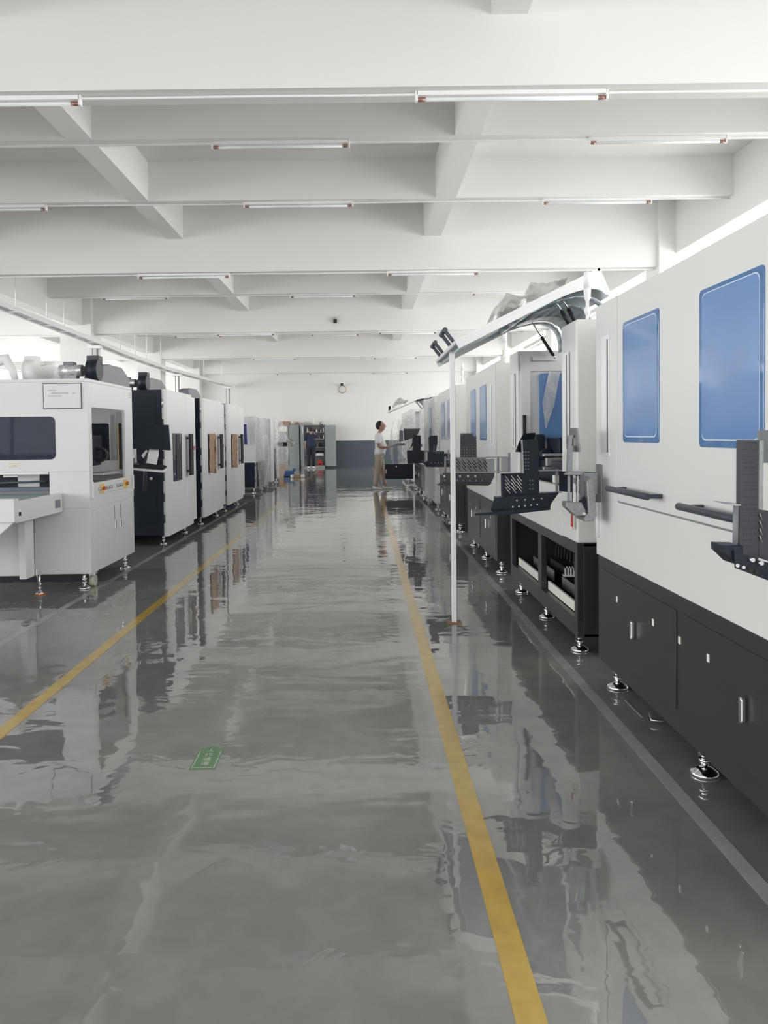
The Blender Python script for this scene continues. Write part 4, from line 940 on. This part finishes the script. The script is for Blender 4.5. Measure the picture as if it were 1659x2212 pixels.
# L5, L6 wrapped machines
t = thing('enclosed_machine', 'white over dark blue machine with plastic wrapped front and violet screen, far left', 'machine', (-3.1, 19, 0))
MB().box(-4.2, -2.59, 18.5, 20.1, .74, 1.86).build('housing', 'cool', t, bevel=.01)
MB().box(-4.2, -2.60, 18.52, 20.08, .14, .74).build('base', 'navy', t, bevel=.01)
MB().box(-2.86, -2.62, 18.494, 18.5, .8, 1.8).build('end_panel', 'cool', t, bevel=.002)
for x_, y_ in ((-2.66,18.6),(-2.66,19.9),(-4.1,18.6)): foot(x_, y_, .14, t, .045)
wrap_box(-2.62, -2.57, 18.5, 20.1, .1, 1.84, 3.3, parent=t, aisle=1, flare=.05)
p = at(529, 938, Y=18.4)
o = MB().prism(px_poly([(526,917),(532,916),(534,960),(527,960)], 18.38), 'y', 18.38, 18.41).build('violet_screen', 'purple', t); 
t = thing('enclosed_machine', 'tall wrapped white machine standing left of the grey steel cabinets', 'machine', (-3.1, 22, 0))
MB().box(-4.2, -2.55, 20.6, 23.0, .14, 1.86).build('housing', 'cool', t, bevel=.01)
MB().box(-2.55, -2.49, 20.65, 21.4, .14, 1.84).build('door', 'cool', t, bevel=.006)
MB().box(-2.56, -2.53, 21.9, 22.3, .14, 1.0).build('dark_gap', 'charcoal', t)
for x_, y_ in ((-2.62,20.75),(-2.62,21.9),(-2.62,22.9)): foot(x_, y_, .14, t, .045)
wrap_box(-2.55, -2.5, 21.3, 23.1, .15, 1.84, 6.6, parent=t, aisle=1, flare=.22)
MB().bar((-2.5,22.4,1.13), (-2.22,22.4,1.13), .06, .12).build('screen_arm', 'rubber', t)
q = crumple([at(617,945,Y=22.4), at(637,950,Y=22.4), at(636,966,Y=22.4), at(620,964,Y=22.4)], 12, 12, .10, 5.5, None, 3)
q.build('wrapped_screen', 'bag', t)
q = crumple([at(612,968,Y=22.4), at(622,968,Y=22.4), at(618,990,Y=22.4), at(611,992,Y=22.4)], 5, 8, .05, 8.5, None, 3)
q.build('hanging_plastic', 'wrap', t)

# ------------------------------------------------------------------ far end: cabinets and clutter
def cab_shell(t, x0, x1, y0, y1, z1, open_=False):
    mb = MB().box(x0, x0+.02, y0, y1, 0, z1).box(x1-.02, x1, y0, y1, 0, z1).box(x0, x1, y1-.02, y1, 0, z1).box(x0, x1, y0, y1, z1-.02, z1).box(x0, x1, y0, y1, 0, .10)
    mb.build('carcass', 'cab', t, bevel=.003)
t = thing('steel_cabinet', 'closed grey two-door steel cabinet against the far wall', 'cabinet', (-3.16, 32.95, 0))
cab_shell(t, -3.62, -2.73, 32.7, 33.2, 1.84)
for a, b_ in ((-3.615, -3.185), (-3.165, -2.735)):
    MB().box(a, b_, 32.68, 32.70, .10, 1.83).build('door', 'cab', t, bevel=.003)
o = MB().box(-3.58, -3.24, 32.672, 32.68, 1.56, 1.78).build('notice_sheet', 'paper', t)
MB().box(-3.45, -3.33, 32.669, 32.673, 1.69, 1.72).box(-3.45, -3.38, 32.669, 32.673, 1.64, 1.67).build('notice_print', 'faint', o)
t = thing('steel_cabinet', 'open grey steel cabinet with shelves of bottles behind the person in navy', 'cabinet', (-2.17, 32.95, 0))
cab_shell(t, -2.66, -1.63, 32.65, 33.2, 1.83)
for z in (.52, .88, 1.24, 1.52): MB().box(-2.64, -1.65, 32.68, 33.18, z-.02, z).build('shelf', 'cabin', t)
MB().box(-2.64, -1.65, 33.17, 33.18, .1, 1.8).build('back_sheet', 'cabin', t)
MB().box(-1.62, -1.17, 32.60, 32.63, .08, 1.81).build('open_door', 'cab', t, bevel=.003)
MB().box(-2.66, -2.52, 32.55, 32.66, .08, 1.81).build('folded_door', 'cab', t, bevel=.003)
MB().box(-2.60, -2.56, 32.545, 32.55, 1.48, 1.74).build('door_notice', 'paper', t)
# bottles and jars on the shelves
bot = one(MB().lathe([(.028,0),(.030,.01),(.030,.10),(.012,.13),(.012,.155)], (0,0,0), 12), 'bottle', 'conduit', '', 'bottle', 'bottles in the open steel cabinet')
bm_ = {z: [] for z in (0,)}; first = True
sh_names = {1.52: 'top shelf', 1.24: 'second shelf', .88: 'third shelf'}
tones = ['conduit', 'charcoal', 'steelgrey', 'alu', 'rubber']
for z in (1.52, 1.24, .88, .52):
    pass
protos = {}
for z in (1.24, .88, 1.52):
    for k_ in range(10):
        x_ = -2.58 + k_*.098 + random.uniform(-.015, .015); tn = random.choice(tones)
        if first: o = bot; first = False
        else: o = bot.copy(); COL.objects.link(o)
        if tn not in protos:
            me = bot.data.copy(); me.materials.clear(); me.materials.append(M[tn]); protos[tn] = me
        o.data = protos[tn]; s_ = random.uniform(.8, 1.3)
        if z == .88: s_ = min(s_ + .25, 1.6)
        o.scale = (s_, s_, s_*1.05); o.location = (x_, 32.85 + random.uniform(-.06, .06), z)
        tone = {'conduit': 'white', 'charcoal': 'dark', 'steelgrey': 'grey', 'alu': 'silver', 'rubber': 'black'}[tn]
        o['label'] = '%s bottle on the %s of the open cabinet, %s' % (tone, sh_names[z], ('at the left end' if k_ < 2 else 'behind the person in navy' if k_ < 5 else 'right of the person in navy' if k_ < 8 else 'at the right end'))
one(MB().tube([(-1.86,32.72,.22),(-1.86,33.0,.22)], .11, 16).box(-1.97,-1.75,32.72,33.0,.10,.2), 'red_canister', 'red', 'red canister on the floor of the open steel cabinet', 'canister', bevel=.02)
one(MB().box(-2.05,-1.70,32.75,33.1,.521,.60).box(-2.0,-1.72,32.75,33.0,.60,.63), 'folded_cloth', 'tee', 'white folded cloth on the lowest shelf of the open steel cabinet', 'cloth', bevel=.02)
one(MB().slab([(-2.02,32.74,.64),(-1.70,32.74,.66),(-1.70,33.0,.68),(-2.05,33.0,.70)], (0,0,.03)), 'dark_folder', 'rubber', 'black folder lying on the white cloth in the open steel cabinet', 'folder')
def bx(name, m_, x0, x1, y0, y1, z0, z1, label, cat, **k_): return one(MB().box(x0, x1, y0, y1, z0, z1), name, m_, label, cat, **k_)
t = thing('cardboard_box', 'long brown cardboard box lying on top of the closed steel cabinet', 'box', (-3.3, 32.9, 1.84))
MB().box(-3.60, -3.15, 32.75, 33.1, 1.84, 2.0).build('carton', 'card', t, bevel=.006); MB().box(-3.41, -3.36, 32.748, 33.102, 1.838, 2.002).build('packing_tape', 'tape', t)
one(MB().lathe([(.04,0),(.04,.14),(.015,.17),(.015,.20)], (-3.07,32.9,1.84), 14), 'bottle', 'paper', 'left white bottle on top of the closed steel cabinet', 'bottle', 'white bottles on the closed cabinet')
one(MB().lathe([(.038,0),(.038,.13),(.015,.16),(.015,.19)], (-2.96,32.9,1.84), 14), 'bottle', 'paper', 'right white bottle on top of the closed steel cabinet', 'bottle', 'white bottles on the closed cabinet')
one(MB().prism([(-2.92,1.84),(-2.76,1.84),(-2.755,1.92),(-2.83,1.98),(-2.91,1.95)], 'y', 32.8, 33.0), 'terracotta_pot', 'rust', 'small orange-brown lump on the right end of the closed steel cabinet', 'pot', bevel=.02)
for x_, lb in ((-2.10,'left'),(-2.0,'right')):
    one(MB().lathe([(.03,0),(.034,.02),(.034,.27),(.026,.29)], (x_,32.9,1.83), 14), 'paper_roll', 'paper', '%s of two upright cream tubes on top of the open steel cabinet' % lb, 'tube', 'upright tubes on the open cabinet')
one(MB().box(-1.85,-1.72,32.8,33.0,1.83,1.87).box(-1.85,-1.83,32.8,33.0,1.87,1.95).box(-1.85,-1.75,32.8,33.0,1.94,1.955), 'metal_bracket', 'charcoal', 'dark metal bracket on the right end of the open steel cabinet', 'bracket')
one(crumple([(-2.62,32.75,1.85),(-2.2,32.75,1.85),(-2.2,33.05,1.85),(-2.62,33.05,1.85)], 14, 8, .04, 2.2, lambda u, v: .03+.05*math.sin(PI*u), 4), 'plastic_sheet', 'bag', 'thin crumpled plastic on top of the open steel cabinet', 'plastic sheet')
# floor clutter
t = thing('cardboard_box', 'tall brown cardboard box on the floor left of the blue crate', 'box', (-2.85, 26.8, 0))
MB().box(-2.95, -2.70, 26.65, 26.95, 0, .40).build('carton', 'card', t, bevel=.004); MB().bar((-2.95,26.65,.40), (-2.98,26.6,.50), .01, .12).bar((-2.72,26.65,.40), (-2.68,26.62,.47), .01, .1).build('flaps', 'card', t)
t = thing('storage_crate', 'blue plastic crate on the floor in front of the tall cardboard box', 'crate', (-2.5, 25.9, 0))
MB().box(-2.68,-2.36,25.75,25.77,0,.20).box(-2.68,-2.36,26.0,26.02,0,.20).box(-2.68,-2.66,25.75,26.02,0,.20).box(-2.38,-2.36,25.75,26.02,0,.20).box(-2.68,-2.36,25.75,26.02,0,.02).build('bin', 'bluebin', t)
MB().box(-2.40,-2.30,25.8,25.98,.19,.27).build('scoop', 'bluebin', t, bevel=.01)
bx('parts_box', 'card', -2.28, -2.08, 25.1, 25.3, 0, .11, 'small brown box lying between two white bundles on the far floor', 'box', bevel=.006)
bx('white_bundle', 'paper', -2.40, -2.29, 25.1, 25.3, 0, .10, 'white bundle on the far floor, left of the small brown box', 'bundle', bevel=.03)
bx('white_bundle', 'paper', -2.07, -1.95, 25.1, 25.3, 0, .10, 'white bundle on the far floor, right of the small brown box', 'bundle', bevel=.03)
# under the nearest machine
p0 = at(1352,1512,Z=0); p1 = at(1386,1550,Z=0)
bx('paper_sheet', 'tapegrey', p0.x, p1.x, p1.y, p0.y, .0, .002, 'grey printed sheet lying on the floor by the nearest chrome foot', 'sheet')
t_ = MB().tube([at(1403,1538,Z=.03), at(1408,1556,Z=.02), at(1432,1558,Z=.02)], .006, 8)
one(t_, 'bent_bracket', 'alu', 'small bent metal strip on the floor under the largest machine', 'bracket')

# ------------------------------------------------------------------ people
def skinned(name, joints, chains, m_, parent, root=0, sub=2, fat=1.0):
    """joints: {id: ((x,y,z), (rx,ry))}; chains: list of id lists"""
    ids = list(joints); off = wloc(parent)
    me = bpy.data.meshes.new(name); es = set()
    for c in chains:
        for a, b_ in zip(c[:-1], c[1:]): es.add((ids.index(a), ids.index(b_)))
    me.from_pydata([tuple(Vector(joints[i][0]) - off) for i in ids], list(es), [])
    o = bpy.data.objects.new(name, me); COL.objects.link(o); o.parent = parent
    me.materials.append(M[m_])
    md = o.modifiers.new('skin', 'SKIN'); md.use_smooth_shade = True; md.branch_smoothing = .6
    for k_, i in enumerate(ids):
        r = joints[i][1]; r = r if isinstance(r, tuple) else (r, r); r = (r[0]*fat, r[1]*fat)
        sv = me.skin_vertices[0].data[k_]; sv.radius = r; sv.use_root = (k_ == root)
    s_ = o.modifiers.new('sub', 'SUBSURF'); s_.levels = sub; s_.render_levels = sub
    return o
def ico(name, c, r, m_, parent, scale=(1,1,1), rot=0.0, squash=None, sub=3):
    bm = bmesh.new(); bmesh.ops.create_icosphere(bm, subdivisions=sub, radius=1)
    off = wloc(parent); R = Matrix.Rotation(rot, 3, 'Y')
    for v in bm.verts:
        p = v.co.copy()
        if squash: p = squash(p)
        p = R @ Vector((p.x*r*scale[0], p.y*r*scale[1], p.z*r*scale[2])); v.co = p + Vector(c) - off
    me = bpy.data.meshes.new(name); bm.to_mesh(me); bm.free(); me.materials.append(M[m_])
    for q in me.polygons: q.use_smooth = True
    o = bpy.data.objects.new(name, me); COL.objects.link(o); o.parent = parent; return o

def garment(name, m_, parent, loops, tubes, n=28):
    """loops: vertical runs of (centre, rx, ry) rings; tubes: (points, radii) for sleeves and legs; one mesh"""
    mb = MB()
    for rings in loops:
        vs = []
        for c, rx, ry in rings:
            for k in range(n):
                a = 2*PI*k/n; f = 1 + .018*math.sin(5*a + c[2]*9) ; vs.append((c[0]+rx*f*math.cos(a), c[1]+ry*f*math.sin(a), c[2]))
        L = len(rings)
        fs = [(i*n+k, i*n+(k+1) % n, (i+1)*n+(k+1) % n, (i+1)*n+k) for i in range(L-1) for k in range(n)]
        fs += [tuple(range(n))[::-1], tuple(range((L-1)*n, L*n))]
        mb.add(vs, fs, 0, True)
    for pts, rs in tubes: mb.tube(pts, rs, 18)
    return mb.build(name, m_, parent, smooth=True)
def hand_joints(J, C, tag_, wrist, d, palm_n, side, curl=.35, s=1.0):
    """five separate fingers from a palm; d along the hand, palm_n out of the palm, side towards the thumb"""
    d = Vector(d).normalized(); n_ = Vector(palm_n).normalized(); s_ = Vector(side).normalized(); w_ = Vector(wrist)
    J[tag_+'palm'] = (tuple(w_ + d*.055*s), (.022*s, .018*s)); C.append([tag_+'wrist', tag_+'palm'])
    for k_, (off, ln) in enumerate(((.030,.068),(.010,.076),(-.010,.070),(-.028,.056))):
        b0 = w_ + d*.088*s + s_*off*s
        b1 = b0 + (d*math.cos(curl) + n_*math.sin(curl))*ln*.5*s
        b2 = b1 + (d*math.cos(curl*2) + n_*math.sin(curl*2))*ln*.5*s
        ks = [tag_+'f%d%s' % (k_, q) for q in 'abc']
        for kk, pp, rr in zip(ks, (b0, b1, b2), (.0095, .0085, .007)): J[kk] = (tuple(pp), rr*s)
        C.append([tag_+'palm'] + ks)
    a = w_ + d*.03*s + s_*.03*s; b1 = a + (d*.7+s_*.6+n_*.25).normalized()*.035*s; b2 = b1 + (d*.9+s_*.2+n_*.3).normalized()*.03*s
    for kk, pp, rr in zip(('ta','tb','tc'), (a, b1, b2), (.012,.010,.008)): J[tag_+kk] = (tuple(pp), rr*s)
    C.append([tag_+'palm', tag_+'ta', tag_+'tb', tag_+'tc'])

# person at the machine, profile facing +X
ox, oy = .40, 19.4
p1 = thing('person', 'person in white t-shirt and beige trousers standing with hands raised to a keyboard', 'person', (ox, oy, 0))
def V(x, y, z): return (ox + x, oy + y, z)
J = {'pel': (V(0,0,.93), (.105,.12)), 'belly': (V(.04,0,1.06), (.11,.125)), 'chest': (V(.01,0,1.25), (.105,.145)), 'neckb': (V(0,0,1.395), (.06,.07)),
     'neck': (V(.015,0,1.44), .052), 'jaw': (V(.035,0,1.495), .058)}
C = [['pel','belly','chest','neckb','neck','jaw']]
for s_, t_ in ((-1,'R'),(1,'L')):
    y = s_
    J.update({t_+'sh': (V(-.02, y*.17, 1.355), .055), t_+'el': (V(-.03+(.02 if s_>0 else 0), y*.25, 1.075), .042), t_+'fa': (V(.11, y*.24, 1.05), .038), t_+'wrist': (V(.25, y*.20, 1.075), .026)})
    C.append(['chest', t_+'sh', t_+'el', t_+'fa', t_+'wrist'])
    hand_joints(J, C, t_, V(.25, y*.20, 1.075), (1,0,.22), (0,0,-1), (0,-s_,0), .3)
J.update({'Rhip': (V(-.01,-.085,.86), .07), 'Rkn': (V(-.06,-.11,.48), .058), 'Rcalf': (V(-.09,-.11,.33), .052), 'Ran': (V(-.13,-.11,.085), .038), 'Rtoe': (V(0.0,-.13,.035), (.035,.04)),
          'Lhip': (V(.01,.085,.86), .07), 'Lkn': (V(.06,.11,.48), .058), 'Lcalf': (V(.09,.12,.33), .052), 'Lan': (V(.13,.13,.085), .038), 'Ltoe': (V(.27,.15,.035), (.035,.04))})
C += [['pel','Rhip','Rkn','Rcalf','Ran','Rtoe'], ['pel','Lhip','Lkn','Lcalf','Lan','Ltoe']]
skinned('body', J, C, 'skin', p1)
def head_shape(p):
    q = p.copy()
    if q.x > .1 and q.z < 0: q.x *= 1.0 - .10*(-q.z)
    if q.x < 0 and q.z < -.2: q.x *= .78
    if abs(q.y) < .22 and -.35 < q.z < .12 and q.x > .7: q.x += .34*(1-abs(q.y)/.22)*max(0, 1-abs(q.z+.16)/.26)
    if abs(q.y) < .35 and .05 < q.z < .3 and q.x > .6: q.x -= .06
    return q
hd = V(.045,0,1.585); tilt = -.22
ico('head', hd, .124, 'skin', p1, (.88,.70,1.05), tilt, head_shape, 4)
ico('hair', (hd[0]-.022, hd[1], hd[2]+.014), .124, 'hair', p1, (.90,.73,1.06), tilt, lambda p: p * (.86 if (p.x > .30 and p.z < .62) or (p.x > -.25 and p.z < -.02) or p.z < -.50 else 1.0))
for s_ in (-1, 1):
    ico('ear', (hd[0]-.005, hd[1]+s_*.082, hd[2]-.012), .026, 'skin', p1, (.6,.3,1.0), tilt, sub=2)
    ico('eye', (hd[0]+.088, hd[1]+s_*.03, hd[2]+.028), .010, 'rubber', p1, (.5,1,.6), tilt, sub=2)
ico('mouth', (hd[0]+.098, hd[1], hd[2]-.045), .018, 'rust', p1, (.4,1,.25), tilt, sub=2)
# glasses
MB().tube([(hd[0]+.105, hd[1]-.07, hd[2]+.035),(hd[0]+.11, hd[1], hd[2]+.04),(hd[0]+.105, hd[1]+.07, hd[2]+.035)], .003, 6).tube([(hd[0]+.105, hd[1]-.075, hd[2]+.035),(hd[0]-.0, hd[1]-.085, hd[2]+.012)], .0025, 6).build('glasses', 'rubber', p1)
garment('t_shirt', 'tee', p1,
    [[(V(.004,0,.885), .142, .178), (V(.010,0,.95), .142, .176), (V(.035,0,1.03), .146, .170), (V(.038,0,1.10), .146, .172), (V(.02,0,1.20), .130, .182),
      (V(.005,0,1.29), .122, .190), (V(-.005,0,1.35), .112, .178), (V(-.005,0,1.395), .088, .130), (V(0,0,1.425), .066, .075)]],
    [([V(-.01,-.10,1.35), V(-.018,-.175,1.335), V(-.022,-.215,1.27), V(-.025,-.232,1.19), V(-.026,-.238,1.145)], [.06,.078,.076,.070,.068]),
     ([V(-.01,.10,1.35), V(-.01,.175,1.335), V(-.01,.215,1.27), V(-.008,.232,1.19), V(-.006,.238,1.145)], [.06,.078,.076,.070,.068])])
garment('trousers', 'beige', p1,
    [[(V(-.002,0,.76), .10, .155), (V(-.002,0,.83), .128, .166), (V(0,0,.90), .124, .158), (V(.005,0,.95), .112, .145)]],
    [([V(-.01,-.085,.86), V(-.025,-.098,.68), V(-.05,-.108,.50), V(-.075,-.11,.32), V(-.105,-.11,.16), V(-.115,-.11,.11)], [.098,.097,.083,.074,.066,.066]),
     ([V(.01,.085,.86), V(.03,.098,.68), V(.06,.108,.50), V(.085,.115,.32), V(.11,.125,.16), V(.12,.128,.11)], [.098,.097,.083,.074,.066,.066])])
def shoe(x, y, a, parent, m_='shoe'):
    pts = [(-.10,.0),(-.105,.07),(-.07,.105),(-.02,.10),(.05,.065),(.13,.045),(.165,.025),(.16,0)]
    mb = MB()
    c_, s_ = math.cos(a), math.sin(a)
    rings = []
    for w_ in (-.042, -.03, .03, .042):
        k_ = 1.0 if abs(w_) < .035 else .9
        rings.append([(x + (px_*k_)*c_ - w_*s_, y + (px_*k_)*s_ + w_*c_, pz*(1 if abs(w_) < .035 else .75)) for px_, pz in pts])
    vs = [p for r in rings for p in r]; n_ = len(pts)
    fs = [(i*n_+k_, i*n_+(k_+1) % n_, (i+1)*n_+(k_+1) % n_, (i+1)*n_+k_) for i in range(3) for k_ in range(n_)]
    fs += [tuple(range(n_))[::-1], tuple(range(3*n_, 4*n_))]
    mb.add(vs, fs, 0, True); mb.build('shoe', m_, parent, subsurf=1)
shoe(ox-.09, oy-.12, -.05, p1); shoe(ox+.17, oy+.14, .1, p1)

# person in navy at the cabinet, back to us
ox, oy = -2.20, 32.15
p2 = thing('person', 'person in navy t-shirt and dark trousers facing the open steel cabinet, back to the camera', 'person', (ox, oy, 0))
J = {'pel': (V(0,0,.95), (.12,.095)), 'waist': (V(0,0,1.08), (.115,.09)), 'chest': (V(0,.01,1.27), (.155,.11)), 'neckb': (V(.0,.01,1.41), (.07,.06)), 'neck': (V(0,.02,1.46), .05), 'jaw': (V(0,.03,1.51), .055)}
C = [['pel','waist','chest','neckb','neck','jaw']]
J.update({'Lsh': (V(-.17,0,1.37), .055), 'Lel': (V(-.23,-.01,1.09), .042), 'Lfa': (V(-.235,.02,.99), .036), 'Lwrist': (V(-.24,.04,.86), .025),
          'Rsh': (V(.17,.02,1.38), .055), 'Rel': (V(.22,.20,1.34), .042), 'Rfa': (V(.19,.30,1.40), .036), 'Rwrist': (V(.15,.42,1.47), .025)})
C += [['chest','Lsh','Lel','Lfa','Lwrist'], ['chest','Rsh','Rel','Rfa','Rwrist']]
hand_joints(J, C, 'L', V(-.24,.04,.86), (0,.1,-1), (1,0,0), (0,1,0), .35); hand_joints(J, C, 'R', V(.15,.42,1.47), (-.1,.9,.3), (-1,0,-.3), (0,-.5,.5), .4)
J.update({'Lhip': (V(-.085,0,.86), .07), 'Lkn': (V(-.10,.01,.48), .06), 'Lcalf': (V(-.10,0,.33), .055), 'Lan': (V(-.10,-.01,.08), .038), 'Ltoe': (V(-.12,.11,.035), (.04,.035)),
          'Rhip': (V(.085,0,.86), .07), 'Rkn': (V(.10,.01,.48), .06), 'Rcalf': (V(.10,0,.33), .055), 'Ran': (V(.10,-.01,.08), .038), 'Rtoe': (V(.12,.11,.035), (.04,.035))})
C += [['pel','Lhip','Lkn','Lcalf','Lan','Ltoe'], ['pel','Rhip','Rkn','Rcalf','Ran','Rtoe']]
skinned('body', J, C, 'skin', p2)
ico('head', V(0,.035,1.60), .115, 'skin', p2, (.72,.88,1.05), 0)
ico('hair', V(0,.01,1.625), .122, 'hair', p2, (.78,.90,.98), 0, lambda p: Vector((p.x, min(p.y,.5), max(p.z, -.55))))
for s_ in (-1, 1): ico('ear', V(s_*.086,.03,1.59), .026, 'skin', p2, (.3,.6,1), 0, sub=2)
garment('t_shirt', 'navycloth', p2,
    [[(V(0,0,.87), .172, .128), (V(0,0,.97), .168, .126), (V(0,0,1.08), .165, .124), (V(0,.005,1.20), .178, .128), (V(0,.01,1.30), .190, .128), (V(0,.01,1.365), .176, .112), (V(0,.01,1.41), .120, .085), (V(0,.015,1.44), .072, .065)]],
    [([V(-.10,.005,1.36), V(-.175,0,1.345), V(-.215,-.004,1.27), V(-.23,-.008,1.16)], [.06,.076,.072,.066]),
     ([V(.10,.01,1.36), V(.175,.03,1.35), V(.21,.10,1.345), V(.222,.17,1.34)], [.06,.076,.072,.066])])
garment('trousers', 'blackcloth', p2,
    [[(V(0,0,.76), .155, .10), (V(0,0,.84), .165, .125), (V(0,0,.92), .160, .122), (V(0,0,.97), .155, .12)]],
    [([V(-.085,0,.86), V(-.095,.005,.66), V(-.10,.01,.48), V(-.10,0,.28), V(-.10,-.005,.10)], [.098,.094,.082,.074,.07]),
     ([V(.085,0,.86), V(.095,.005,.66), V(.10,.01,.48), V(.10,0,.28), V(.10,-.005,.10)], [.098,.094,.082,.074,.07])])
shoe(ox-.11, oy+.03, PI/2+.2, p2); shoe(ox+.11, oy+.03, PI/2-.2, p2)
